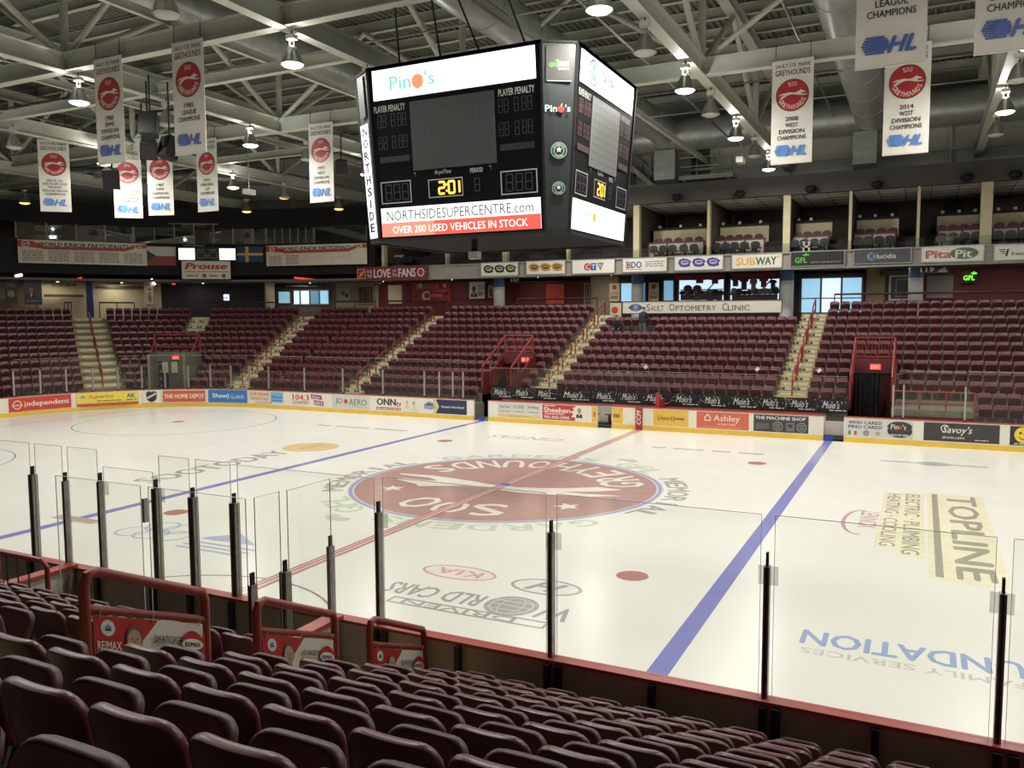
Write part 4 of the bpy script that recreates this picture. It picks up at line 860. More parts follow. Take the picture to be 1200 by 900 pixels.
# ================================================================ adverts on the far boards
C_W = (226, 222, 208)
def rail_ad(label, px0, px1, base, draw=None, z0=.24, z1=.93):
    A, B = TH(px0, 475, 8.5), TH(px1, 475, 8.5); A.z = B.z = z0; n = 1
    off = -.012
    d = (B-A).normalized(); nrm = Vector((d.y, -d.x, 0)); A = A+nrm*.004; B = B+nrm*.004
    L = (B-A).length; M = frame_mat(A, B-A)
    curved = A.x < CX-.5
    o = MB().box(0, L, 0, z1-z0, -.004, 0).build('board_advert', paint(base)); tag(o, label, 'advert', 'adverts on the far boards')
    a = Art(L, z1-z0, .0012)
    if draw: draw(a)
    if curved:                              # wrap the artwork onto the curved corner boards
        phi0 = math.degrees(math.atan2(-(TH(px0, 475, 8.5).x-CX), TH(px0, 475, 8.5).y-CY)); R_ = 8.5
        def bend(b):
            nv = []
            for x, y, z in b.v:
                a_ = math.radians(phi0)-x/R_*1.0; r_ = R_-.014-z
                nv.append((CX-r_*math.sin(a_), CY+r_*math.cos(a_), z0+y))
            b.v = nv
        bb_ = MB(); n = 12
        for i in range(n): bb_.add([(L*i/n, 0, 0), (L*(i+1)/n, 0, 0), (L*(i+1)/n, z1-z0, 0), (L*i/n, z1-z0, 0)], [(0, 1, 2, 3)])
        bend(bb_); bb_.f = bb_.f; me = bb_.mesh('board_advert', paint(base)); o.data = me; [bend(b_) for _, b_ in a.meshes()]; a.parts(o)
    else:
        o.matrix_world = M; a.parts(o)
    return o
IND = (196, 66, 56)
def a_ind(a): a.ring(a.w*.14, a.h*.48, a.h*.33, .04, C_W); a.text('Rome\'s', a.w*.14, a.h*.48, a.h*.22, C_W, width=a.w*.17, shear=.2); a.text('i', a.w*.265, a.h*.48, a.h*.46, (240, 190, 60), bold=.03); a.text('ndependent', a.w*.63, a.h*.46, a.h*.50, C_W, width=a.w*.68, bold=.025)
def a_sup(a):
    a.rect(0, 0, a.w, a.h*.17, (196, 80, 56)); a.scrawl(a.w*.04, a.h*.02, a.w*.96, a.h*.16, 1, (236, 214, 150), 2); a.poly([(a.w*.03, a.h*.62), (a.w*.1, a.h*.86), (a.w*.17, a.h*.62)], (150, 150, 150))
    a.text('Superior', a.w*.40, a.h*.66, a.h*.40, (206, 96, 40), width=a.w*.42, bold=.02, shear=.2); a.scrawl(a.w*.32, a.h*.26, a.w*.72, a.h*.42, 1, (120, 124, 60), 5)
    a.text('AK', a.w*.88, a.h*.68, a.h*.36, (70, 104, 140), width=a.w*.14, bold=.03); a.scrawl(a.w*.80, a.h*.26, a.w*.97, a.h*.44, 1, (90, 110, 90), 6)
def a_nhl(a):
    K = (48, 48, 50); x, y, s = a.w/2, a.h*.5, a.h*.48
    sh = [(-.8, .85), (-.3, 1), (0, .86), (.3, 1), (.8, .85), (.9, .4), (.8, -.45), (.45, -.8), (0, -1), (-.45, -.8), (-.8, -.45), (-.9, .4)]
    a.poly([(x+u*s, y+v*s) for u, v in sh], (130, 130, 132)); a.poly([(x+u*s*.86, y+v*s*.86) for u, v in sh], K); a.poly([(x-s*.75, y-s*.42), (x+s*.7, y+s*.34), (x+s*.7, y+s*.70), (x-s*.75, y-s*.06)], (200, 200, 200)); a.text('NHL', x, y+.02, s*.42, K, width=s*1.1, bold=.04, rot=.45)
def a_hd(a): a.frame(0, 0, a.w, a.h, .03, C_W); a.text('THE HOME DEPOT', a.w*.5, a.h*.5, a.h*.36, C_W, width=a.w*.92, bold=.035)
def a_shaw(a): a.text('Shaw)', a.w*.31, a.h*.5, a.h*.46, C_W, width=a.w*.42, bold=.03); a.text('GoWiFi', a.w*.74, a.h*.46, a.h*.32, C_W, width=a.w*.36, bold=-.005)
def a_bob(a):
    a.rect(0, a.h*.22, a.w*.6, a.h, (224, 206, 178)); a.text('BOB DWANE', a.w*.31, a.h*.76, a.h*.24, (120, 96, 84), width=a.w*.54); a.scrawl(a.w*.05, a.h*.28, a.w*.56, a.h*.54, 2, (170, 110, 90), 2)
    a.rect(a.w*.62, a.h*.16, a.w*.98, a.h*.98, (120, 178, 216)); a.text('Wendt', a.w*.8, a.h*.6, a.h*.26, (50, 110, 170), width=a.w*.3, bold=.03); a.scrawl(a.w*.66, a.h*.24, a.w*.94, a.h*.4, 1, (50, 100, 150), 3); a.text('77 BLACK ROAD', a.w*.42, a.h*.1, a.h*.12, (90, 88, 86), width=a.w*.5)
def a_radio(a):
    a.text('104.3', a.w*.28, a.h*.66, a.h*.44, (196, 60, 56), width=a.w*.5, bold=.03); a.text('COUNTRY', a.w*.28, a.h*.26, a.h*.24, (70, 66, 66), width=a.w*.5, bold=.02); P = (150, 66, 140)
    a.poly([(a.w*.58, a.h*.95), (a.w*.9, a.h*.88), (a.w*.92, a.h*.55), (a.w*.60, a.h*.6)], P); a.poly([(a.w*.66, a.h*.5), (a.w*.96, a.h*.44), (a.w*.96, a.h*.08), (a.w*.68, a.h*.14)], P); a.text('Kiss', a.w*.74, a.h*.74, a.h*.24, C_W, width=a.w*.2, bold=.02); a.text('100.5', a.w*.81, a.h*.29, a.h*.24, C_W, width=a.w*.24, bold=.03)
def a_jd(a):
    K = (84, 82, 80); a.text('JD', a.w*.19, a.h*.5, a.h*.5, K, width=a.w*.2, bold=-.004); star(a, a.w*.37, a.h*.52, a.h*.24, (190, 50, 46), 7, .55); a.text('AERO', a.w*.68, a.h*.5, a.h*.46, K, width=a.w*.46, bold=-.004); a.rect(a.w*.55, a.h*.14, a.w*.92, a.h*.17, (170, 168, 164))
def a_onn(a):
    K = (52, 54, 62); a.text('ONN', a.w*.26, a.h*.64, a.h*.52, K, width=a.w*.46, bold=.05); a.text('tv', a.w*.555, a.h*.5, a.h*.38, (196, 66, 76), width=a.w*.12, bold=.03); a.rect(a.w*.02, a.h*.06, a.w*.6, a.h*.24, (170, 60, 66)); a.scrawl(a.w*.04, a.h*.08, a.w*.58, a.h*.22, 1, C_W, 2)
    face(a, a.w*.75, a.h*.66, a.h*.26, (220, 180, 150), (214, 190, 140), (216, 200, 190)); face(a, a.w*.90, a.h*.6, a.h*.26, (220, 178, 150), (60, 44, 40), (224, 214, 206)); a.rect(a.w*.66, 0, a.w, a.h*.14, C_W)
def a_ont(a):
    a.poly([(a.w*.22, 0), (a.w*.30, a.h*.5), (a.w*.22, a.h), (a.w*.27, a.h), (a.w*.35, a.h*.5), (a.w*.27, 0)], (222, 180, 90)); a.poly([(a.w*.29, 0), (a.w*.37, a.h*.5), (a.w*.29, a.h), (a.w, a.h), (a.w, 0)], (44, 50, 84))
    a.poly([(a.w*.02, a.h*.3), (a.w*.02, a.h*.62), (a.w*.12, a.h*.84), (a.w*.24, a.h*.74), (a.w*.29, a.h*.4), (a.w*.2, a.h*.22)], (146, 160, 176)); a.poly([(a.w*.04, a.h*.52), (a.w*.12, a.h*.74), (a.w*.22, a.h*.66), (a.w*.24, a.h*.52)], (84, 98, 116)); a.text('Ontario Northland', a.w*.69, a.h*.5, a.h*.16, C_W, width=a.w*.5, bold=.02); a.rect(a.w*.42, a.h*.44, a.w*.45, a.h*.56, (222, 180, 90))
def a_three(a):
    a.rect(a.w*.03, 0, a.w*.97, a.h*.2, (224, 194, 120)); a.text('Quality Homes and Interiors', a.w*.5, a.h*.1, a.h*.09, (140, 110, 50), width=a.w*.46)
    for k, (t, c) in enumerate((('Gervasi', (90, 90, 110)), ('LUXE', (110, 104, 104)), ('Bedding', (130, 90, 80)))): a.text(t, a.w*(.17+.33*k), a.h*.74, a.h*.2, c, width=a.w*.24); a.scrawl(a.w*(.06+.33*k), a.h*.36, a.w*(.28+.33*k), a.h*.48, 1, (140, 138, 140), k)
    for k in (1, 2): a.rect(a.w*.333*k, a.h*.3, a.w*.333*k+.012, a.h*.92, (190, 188, 184))
def a_she(a):
    S_ = (188, 62, 66); star(a, a.w*.80, a.h*.5, a.h*.55, C_W, 9, .6); a.rect(a.w*.74, 0, a.w, a.h, C_W); a.text('Sheehan', a.w*.33, a.h*.66, a.h*.34, C_W, width=a.w*.60, bold=.03); a.scrawl(a.w*.04, a.h*.86, a.w*.3, a.h*.98, 1, C_W, 2)
    a.rect(a.w*.06, a.h*.34, a.w*.5, a.h*.46, (216, 160, 150)); a.text('705-943-2900', a.w*.32, a.h*.17, a.h*.2, C_W, width=a.w*.58, bold=.03); face(a, a.w*.83, a.h*.66, a.h*.30, (190, 150, 124), (60, 52, 48), (62, 62, 66)); a.text('Jerry', a.w*.12, a.h*.92, a.h*.12, C_W)
def a_ej(t1, t2, w_): return lambda a: (a.text(t1, a.w*.33, a.h*.5, a.h*.28, (70, 58, 34), width=a.w*.42), a.text(t2, a.w*.72, a.h*.48, a.h*.30, (54, 44, 28), width=a.w*.32, bold=.03))
def a_ash(a):
    a.poly([(a.w*.14, a.h*.62), (a.w*.215, a.h*.92), (a.w*.29, a.h*.62), (a.w*.275, a.h*.62), (a.w*.275, a.h*.46), (a.w*.155, a.h*.46), (a.w*.155, a.h*.62)], C_W); a.poly([(a.w*.17, a.h*.64), (a.w*.215, a.h*.82), (a.w*.26, a.h*.64), (a.w*.255, a.h*.52), (a.w*.175, a.h*.52)], (206, 104, 80))
    a.text('Ashley', a.w*.58, a.h*.6, a.h*.48, C_W, width=a.w*.5, bold=.01); a.text('HOMESTORE', a.w*.58, a.h*.28, a.h*.12, C_W, width=a.w*.34); a.scrawl(a.w*.12, a.h*.06, a.w*.86, a.h*.14, 1, (230, 170, 150), 2)
def a_mach(a):
    a.text('THE MACHINE SHOP', a.w*.49, a.h*.82, a.h*.2, (214, 212, 208), width=a.w*.92, bold=.035); G = (150, 150, 150)
    for x in (.45, .88): a.ring(a.w*x, a.h*.34, a.h*.28, .03, G); a.disc(a.w*x, a.h*.34, a.h*.18, (110, 110, 110)); a.scrawl(a.w*x-.2, a.h*.3, a.w*x+.2, a.h*.38, 1, (60, 60, 60), 1)
    a.rect(a.w*.6, a.h*.08, a.w*.75, a.h*.6, (110, 110, 112)); a.rect(a.w*.63, a.h*.3, a.w*.72, a.h*.5, (60, 60, 60)); a.poly([(a.w*.02, a.h*.1), (a.w*.3, a.h*.2), (a.w*.28, a.h*.5), (a.w*.05, a.h*.5)], (92, 92, 94))
def a_pino(a):
    K = (58, 58, 60); a.text('WHO CARES?', a.w*.30, a.h*.80, a.h*.18, K, width=a.w*.50, bold=.035); a.text('PINO CARES!', a.w*.30, a.h*.56, a.h*.18, K, width=a.w*.50, bold=.035)
    for x, c in ((.05, (70, 150, 96)), (.095, (220, 218, 208)), (.14, (200, 80, 74))): a.rect(a.w*x, a.h*.1, a.w*x+a.w*.04, a.h*.32, c)
    a.ring(a.w*.32, a.h*.22, a.h*.15, .04, (110, 110, 108)); star(a, a.w*.32, a.h*.22, a.h*.09, (110, 110, 108)); star(a, a.w*.49, a.h*.22, a.h*.15, (190, 150, 120), 8, .6)
    a.disc(a.w*.81, a.h*.42, a.w*.18, (48, 48, 50), ry=a.h*.36); a.disc(a.w*.81, a.h*.66, a.w*.18, (84, 84, 86), ry=a.h*.30); a.disc(a.w*.81, a.h*.66, a.w*.165, (58, 58, 60), ry=a.h*.27)
    a.text('Pin', a.w*.735, a.h*.66, a.h*.28, C_W, width=a.w*.11); a.disc(a.w*.815, a.h*.63, a.h*.1, (206, 70, 60)); a.text("'s", a.w*.875, a.h*.66, a.h*.28, C_W, width=a.w*.05); a.text('PINOS GET FRESH', a.w*.81, a.h*.2, a.h*.12, C_W, width=a.w*.26, bold=.03)
def a_sav(a): a.text("Savoy's", a.w*.45, a.h*.60, a.h*.50, C_W, width=a.w*.40, bold=.012, shear=.3); a.ring(a.w*.285, a.h*.7, a.h*.2, .03, C_W, a0=.4, a1=5.0); a.text('JEWELLERS', a.w*.40, a.h*.2, a.h*.13, C_W, width=a.w*.3, bold=.02); a.scrawl(a.w*.68, a.h*.10, a.w*.86, a.h*.18, 1, C_W, 2)
def a_smile(a): a.disc(a.w*.3, a.h*.55, a.h*.42, (236, 206, 70)); a.disc(a.w*.3-.1, a.h*.65, .04, (50, 44, 30)); a.disc(a.w*.3+.1, a.h*.65, .04, (50, 44, 30)); a.ring(a.w*.3, a.h*.55, a.h*.25, .03, (50, 44, 30), a0=PI*1.15, a1=PI*1.85); a.scrawl(a.w*.1, .02, a.w*.6, .1, 1, C_W, 3)
for lb, p0, p1, base, fn, z in (
    ('red board advert reading independent in white letters', 10, 84, IND, a_ind, None), ('yellow board advert reading Superior with an orange strip below', 90, 163, (228, 212, 84), a_sup, None), ('small dark hockey shield emblem on white boards', 168, 188, C_W, a_nhl, None),
    ('orange red board advert reading THE HOME DEPOT', 190.5, 242, (206, 92, 60), a_hd, None), ('blue board advert reading Shaw GoWiFi', 244.5, 290, (46, 122, 188), a_shaw, None), ('beige and light blue board advert with 77 BLACK ROAD below', 292.5, 333, C_W, a_bob, None),
    ('white radio advert reading 104.3 COUNTRY and Kiss 100.5', 342, 381, C_W, a_radio, None), ('pale grey board advert reading JD AERO with red leaf', 389, 434, (206, 204, 198), a_jd, None), ('white board advert reading ONN tv with two faces', 440, 490, C_W, a_onn, None),
    ('navy board advert with bus picture left of the open gate', 496, 547, C_W, a_ont, None), ('pale grey board advert with three shop names over a yellow strip', 583, 634, (208, 206, 200), a_three, None), ('red board advert reading Sheehan with a man in a suit', 635.5, 688, (188, 62, 66), a_she, None),
    ('yellow half advert on the door left of the open bench gate', 693.5, 699.5, (226, 182, 80), lambda a: a.text('E', a.w*.6, a.h*.5, a.h*.26, (70, 58, 34)), None), ('yellow half advert right of the open bench gate', 717.5, 730, (226, 182, 80), lambda a: a.text('nes', a.w*.42, a.h*.48, a.h*.24, (54, 44, 28), bold=.03, width=a.w*.6), None),
    ('yellow board advert reading Edward Jones', 766, 807, (226, 182, 80), a_ej('Edward', 'Jones', 1), None), ('orange board advert reading Ashley with a house outline', 816.5, 878, (206, 104, 80), a_ash, None), ('black board advert reading THE MACHINE SHOP', 883.5, 948, (62, 62, 64), a_mach, None),
    ('pale grey board advert reading WHO CARES? PINO CARES!', 991, 1071, (206, 204, 200), a_pino, None), ("black board advert reading Savoy's Jewellers in script", 1083.5, 1173, (62, 60, 62), a_sav, None), ('black board advert with yellow smiling face at right edge', 1185, 1240, (52, 52, 54), a_smile, None)):
    rail_ad(lb, p0, p1, base, fn)
b = MB().box(-.15, .16, 12.90, 12.948, 0, .99); o = b.build('centre_pad', paint((168, 52, 56))); tag(o, 'upright red pad reading CCM at the centre line boards', 'pad')
a = Art(.7, .3, .0015); a.text('CCM', .35, .15, .20, C_W, width=.62, bold=.03, shear=.2)
for e in a.parts(o): e.matrix_world = Matrix(((0, -1, 0, .15), (0, 0, -1, 12.897), (1, 0, 0, .2), (0, 0, 0, 1)))
# ================================================================ glass along the far boards
POSTM = mat('anodised_post', (176, 174, 168), .4, .6, noise=.08, scale=8)
POSTD = mat('backlit_post', (140, 136, 128), .4, .5, noise=.2, scale=9)  # post metal darkened because the near posts stand backlit
def s_of_phi(a_): return ('a', a_)
def glass_run(ss, side, labels, tops, rho=8.58, post_top=2.3, n0=0):
    for i in range(len(ss)-1):
        A, B = trk(rho, ss[i]), trk(rho, ss[i+1]); A.z = B.z = 1.0; d = (B-A); L = d.length; M = frame_mat(A, d); t = tops[i] if isinstance(tops, list) else tops
        b = MB(); b.box(.055, L-.055, 0, t-1.0, -.006, .006); o = b.build('rink_glass', GLASS); o.matrix_world = M
        tag(o, 'clear rink glass pane, %s from the left %s' % (ORD[i], side), 'glass', 'glass panes '+side)
        e = MB().box(.055, L-.055, t-1.0, t-.992, -.007, .007); e.build('top_edge', EDGE, o)
    for i, s in enumerate(ss):
        q = trk(rho, s); b = MB(); b.box(q.x-.03, q.x+.03, q.y-.04, q.y+.04, 1.0, post_top); o = b.build('glass_stanchion', POSTM); tag(o, 'pale metal glass post, %s from the left %s' % (ORD[i], side), 'post', 'glass posts '+side)
        MB().box(q.x-.05, q.x+.05, q.y-.06, q.y+.06, 1.0, 1.06).build('base', DARKST, o)
arcs = [('a', v) for v in (96-8.7, 78.4, 69.9, 61.2, 52.9, 44.8, 36.7, 28.3, 19.8, 11.4, 3.3)]
glass_run(arcs+[-21.08, -18.58, -16.03, -13.51, -11.03, -10.17, -9.4, -8.83], 'along the left far boards', None, 2.88)
glass_run([10.04, 10.4, 12.46, 14.9, 17.3], 'along the right far boards', None, [2.7, 2.82, 2.85, 2.85])
# ================================================================ team benches behind the boards
BW = mat('bench_wall', (216, 210, 196), .5, noise=.06)
struct(MB().box(-7.4, 7.5, 14.42, 14.6, 0, .9).build('wall_bench', BW)); struct(MB().box(-7.45, 8.35, 13.12, 14.42, .0, .06).build('floor_bench', mat('rubber_floor', (44, 42, 40), .9, noise=.1)))
struct(MB().box(7.5, 8.4, 14.3, 14.4, 0, .62).build('wall_bench_end', BW)); MB().box(-7.4, 7.5, 14.36, 14.62, .88, .93).build('trim_3', CAPM).__setitem__('kind', 'structure')
for lb, x0, x1 in (('long wooden players bench left of the centre pad', -7.0, -2.2), ('short wooden players bench behind the open bench gate', -1.9, -.4), ('long wooden players bench right of the centre pad', 1.15, 7.0)):
    r = empty('players_bench', ((x0+x1)/2, 13.95, .06)); tag(r, lb, 'bench'); L = (x1-x0)/2
    MB().box(-L, L, -.15, .15, .40, .45).build('seat', mat('varnished_wood', (120, 92, 60), .5, noise=.15), r)
    for sx in (-L+.2, L-.2): MB().box(sx-.03, sx+.03, -.13, .13, 0, .40).build('leg', DARKST, r)
def muio(seed):
    def f(a):
        rnd = random.Random(seed)
        for k in range(16): a.disc(rnd.uniform(.03, a.w-.03), rnd.uniform(.3, .95)*a.h, .018, (220, 218, 214), n=6)
        a.text("Muio's", a.w*.46, a.h*.60, a.h*.50, (226, 224, 220), width=a.w*.56, bold=.008, shear=.35); a.scrawl(a.w*.42, a.h*.14, a.w*.96, a.h*.32, 1, (206, 204, 200), seed)
    return f
edges = [575, 600, 626, 653, 698-4, 724, 752, 786, 820, 853, 888, 921, 957, 994]
for i in range(len(edges)-1):
    A = H(edges[i], 470, 'y', 14.36); B = H(edges[i+1], 470, 'y', 14.36); A.z = B.z = .93
    nm = 'black banner reading Muio\'s behind the benches, %s from the left' % ORD[i]
    board('bench_banner', nm, 'banner', frame_mat((A.x+.01, 14.36, .93), (1, 0, 0)), B.x-A.x-.02, .60, (30, 29, 30), muio(i+1), t=.03, group='Muio banners behind the benches')
gx = [-8.2, -6.2, -4.2, -1.9, .6, 3.0, 5.6, 8.3]
for i in range(len(gx)-1):
    o = MB().box(gx[i]+.01, gx[i+1]-.01, 14.5, 14.512, 1.55, 2.45).build('rink_glass', GLASS); tag(o, 'clear glass pane above the Muio\'s banners, %s from the left' % ORD[i], 'glass', 'glass panes behind the benches'); MB().box(gx[i]+.01, gx[i+1]-.01, 14.498, 14.514, 2.445, 2.453).build('top_edge', EDGE, o)
q = H(771, 470, 'y', 13.3); o = MB().box(q.x-.08, q.x+.08, 13.2, 13.32, .1, 1.62).build('bench_divider_post', paint((176, 46, 44))); tag(o, 'red upright post dividing the benches right of the centre pad', 'post')
MB().box(q.x-.02, q.x+.02, 13.32, 14.4, .1, 1.3).build('divider', paint((150, 44, 42)), o)
# ================================================================ vomitories
VRED = mat('vomitory_red', (92, 26, 30), .55, noise=.1); CURT = mat('black_curtain', (16, 16, 17), .85, noise=.1)
def vom(x0, x1, label, kind):
    y0, yb = 14.7, 17.24; z1 = 3.05
    w_ = MB(); w_.box(x0-.1, x0, y0, yb, -.05, 2.2, 0).box(x1, x1+.1, y0, yb, -.05, 2.2, 0).box(x0, x1, yb-.05, yb, -.05, z1, 1).box(x0-.05, x1+.05, 16.9, 17.1, 2.52, 3.1, 0)
    w_.add([(x0-.1, y0+.9, 2.2), (x0, y0+.9, 2.2), (x0-.1, yb, 2.2), (x0, yb, 2.2), (x0-.1, yb, 3.1), (x0, yb, 3.1)], [(0, 1, 5, 4), (0, 4, 2), (1, 3, 5)], 0)
    w_.add([(x1, y0+.9, 2.2), (x1+.1, y0+.9, 2.2), (x1, yb, 2.2), (x1+.1, yb, 2.2), (x1, yb, 3.1), (x1+.1, yb, 3.1)], [(0, 1, 5, 4), (0, 4, 2), (1, 3, 5)], 0)
    struct(w_.build('wall_vomitory', [VRED if kind else CONC, VRED]))
    r = empty('vomitory_railing', ((x0+x1)/2, 17.1, 0)); tag(r, label, 'railing'); h = (x1-x0)/2; t = MB()
    for z in (3.15, 3.98): t.tube((-h, 0, z), (h, 0, z), .035, 8)
    for s in (-1, 1): t.tube((s*h, 0, 2.5), (s*h, 0, 4.0), .045, 8)
    t.build('top_rail', REDP, r)
    for i in range(1, 12): MB().tube((-h+2*h*i/12, 0, 3.15), (-h+2*h*i/12, 0, 3.98), .014, 6).build('baluster', REDP, r)
    for s in (-1, 1):
        b = MB(); b.tube((s*h, 0, 3.95), (s*h, -2.6, 2.45), .045, 8)
        for f in (.33, .66, 1): b.tube((s*h, -2.6*f, 3.95-1.5*f), (s*h, -2.6*f, 3.95-1.5*f-.95), .035, 8)
        b.build('side_rail', REDP, r)
vom(8.4, 9.95, 'red railing around the curtained doorway in the right far stand', True); vom(-8.6, -7.0, 'red railing around the doorway behind the open gate', True)
cu = MB(); n = 16
vs = []
for i in range(n+1): x = 8.5+.95*i/n; y = 16.4+.05*math.sin(i*2.2); vs += [(x, y, .1), (x, y, 2.5)]
cu.add(vs, [(2*i, 2*i+2, 2*i+3, 2*i+1) for i in range(n)]); o = cu.build('curtain', CURT); tag(o, 'black curtain drawn across the right doorway in the far stand', 'curtain')
MB().tube((8.4, 16.4, 2.52), (9.95, 16.4, 2.52), .025, 8).build('curtain_rod', DARKST, o)
def exit_sign(lab, M, w_=.42, h_=.24): board('exit_sign', lab, 'sign', M, w_, h_, lit((236, 72, 66), 1.1), lambda a: a.text('EXIT', a.w/2, a.h/2, a.h*.55, lit((255, 150, 140), 1.3), width=a.w*.8, bold=.02), t=.06)
exit_sign('red glowing exit sign over the curtained doorway', frame_mat((9.0, 16.86, 2.62), (1, 0, 0))); exit_sign('red glowing exit sign over the doorway behind the left gate', frame_mat((-7.55, 16.86, 2.62), (1, 0, 0)))
# corner vomitory
def cv(a_, r): return trk(r, ('a', a_))
w_ = MB(); GRW = mat('greenish_wall_paint', (112, 112, 96), .7, noise=.08)
pts = [cv(43, 9.5), cv(43, 12.9), cv(31.5, 12.9), cv(31.5, 9.5)]
for a_, b_ in ((0, 1), (1, 2), (2, 3)): p, q = pts[a_], pts[b_]; w_.bar((p.x, p.y, 1.4), (q.x, q.y, 1.4), .12, 3.0)
struct(w_.build('wall_corner_vomitory', GRW))
A, B = cv(42.3, 12.72), cv(39.8, 12.72); A.z = B.z = .05
board('corner_door', 'black door in the corner doorway below the left stand', 'door', frame_mat(A, B-A), (B-A).length, 2.3, (30, 32, 32), lambda a: [a.rect(.05, .3+.45*k, .15, .4+.45*k, (150, 150, 146)) for k in range(5)], t=.05)
for k, (p0, p1) in enumerate(((190, 197), (201, 208))): wall_board('notice_sheet', 'pale notice sheet in the corner doorway, '+('left' if k == 0 else 'right')+' of two', 'notice', p0, p1, 424, 437, 12.7, (196, 200, 176), None, t=.02)
A, B = cv(38.6, 12.6), cv(37.0, 12.6); A.z = B.z = 2.45; board('exit_sign', 'red glowing exit sign in the corner doorway of the left stand', 'sign', frame_mat(A, B-A), .38, .22, lit((236, 72, 66), 1.1), lambda a: a.text('EXIT', a.w/2, a.h/2, a.h*.55, lit((255, 150, 140), 1.3), width=a.w*.8), t=.05)
r = empty('corner_railing', (0, 0, 0)); tag(r, 'dark red railing around the corner doorway in the left stand', 'railing'); b = MB()
P, Q = cv(43, 12.9), cv(31.5, 12.9); S, T = cv(43, 10), cv(31.5, 10)
for z in (3.2, 3.95): b.tube((P.x, P.y, z), (Q.x, Q.y, z), .04, 8)
b.build('top_rail', REDP, r)
for p, s in ((P, S), (Q, T)): MB().tube((p.x, p.y, 3.95), (s.x, s.y, 2.4), .045, 8).tube((s.x, s.y, 2.4), (s.x, s.y, 1.0), .045, 8).tube((p.x, p.y, 3.95), (p.x, p.y, 2.9), .045, 8).build('side_rail', REDP, r)
# accessible platform right of the curtained doorway
struct(MB().box(9.95, 12.8, 13.7, 16.2, 0, 1.3).build('platform_right', CONC)); struct(MB().box(9.95, 12.8, 13.68, 13.7, 0, 1.05).build('platform_front', VRED))
r = empty('platform_railing', (11.4, 13.8, 1.0)); tag(r, 'thin red railing of the concrete platform right of the curtained doorway', 'railing'); b = MB()
for z in (.55, 1.0): b.tube((-1.4, 0, z), (1.4, 0, z), .03, 8)
b.build('top_rail', REDP, r)
for x in (-1.4, -.45, .45, 1.4): MB().tube((x, 0, 0), (x, 0, 1.0), .03, 8).build('post', REDP, r)
# ================================================================ stairs in the far stand
STEPM = mat('stair_concrete', (176, 162, 120), .8, noise=.16, scale=4); NOSE = mat('yellow_nosing', (206, 186, 92), .6, noise=.1); STK = paint((214, 210, 196)); STB = paint((60, 76, 120))
AISLES = [(5.98, 0, 1, 11, 1.32), (-5.5, 0, 1, 11, 1.32), (-16.5, 0, 0, 11, 1.35), (('a', 14.0), 0, 0, 11, 1.5), (('a', 57.0), 0, 0, 11, 2.0), (('a', 36.2), 0, 8, 11, 1.3)]
def aisle_frame(s):
    if isinstance(s, tuple): a_ = math.radians(s[1]); return Vector((CX, CY, 0)), Vector((-math.sin(a_), math.cos(a_), 0)), Vector((math.cos(a_), math.sin(a_), 0))
    return Vector((s, CY, 0)), Vector((0, 1, 0)), Vector((1, 0, 0))
def aisle_mat(s): c, n, t = aisle_frame(s); m_ = Matrix((t, n, Vector((0, 0, 1)))).transposed().to_4x4(); m_.translation = c; return m_
ANAMES = ['right', 'middle', 'left of the middle doorway', 'at the corner bend', 'leftmost', 'short upper']
for (s, _, j0, j1, wd), nm in zip(AISLES, ANAMES):
    b = MB(); n_ = MB(); k_ = MB(); h = wd/2
    for j in range(j0, j1+1):
        r, z = frow(j)
        b.box(-h, h, r-.16, r+.31, z, z+ROWH/2).box(-h, h, r-.57, r-.16, z-.01, z+.012)
        n_.box(-h, h, r-.17, r-.10, z+ROWH/2-.03, z+ROWH/2+.006).box(-h, h, r-.575, r-.50, z-.03, z+.016)
        if j > j0 and abs(h) < .9:
            for x0 in (-h*.85, h*.12): k_.box(x0, x0+h*.72, r-.572, r-.56, z-.16, z-.03, 0).box(x0+.06*h, x0+h*.26, r-.576, r-.572, z-.145, z-.045, 1)
        k_.box(-h*.8, h*.8, r-.176, r-.165, z+.03, z+.14, 0)
    o = struct(b.build('stair_flight', STEPM)); o.matrix_world = aisle_mat(s); struct(n_.build('nosing', NOSE, o))
    if k_.f: k_.build('riser_sticker', [STK, STB], o)
def handrail_proto(L=1.15, drop=.50, hh=.95):
    r = empty('stair_handrail'); b = MB()
    pts = [(0, L/2, 0), (0, L/2, hh-.08), (0, L/2-.03, hh-.02), (0, L/2-.09, hh-.03), (0, -L/2+.09, hh-drop+.05), (0, -L/2+.03, hh-drop+.02), (0, -L/2, hh-drop-.07), (0, -L/2, -drop)]
    b.path(pts, .036, 8); b.build('frame', REDP, r, True); MB().tube((0, L/2, hh-.42), (0, -L/2, hh-drop-.42), .028, 8).build('mid_rail', REDP, r); return r
hp = handrail_proto(1.15, .5); first = True
SIDE = {1: -.62, 2: -.62, 3: -.7}
for ai, (s, _, j0, j1, wd) in enumerate(AISLES[:5]):
    m_ = aisle_mat(s)
    for k, j in enumerate(range(j0+1, j1, 2)):
        r, z = frow(j); c = hp if first else copy_tree(hp); first = False
        c.matrix_world = m_ @ Matrix.Translation((SIDE.get(ai, 0)*0+0, r+.2, z+.38)); tag(c, 'red stair handrail, %s far aisle, %s rail up from the boards' % (ANAMES[ai], ORD[k]), 'handrail', 'handrails on the far stand aisles')
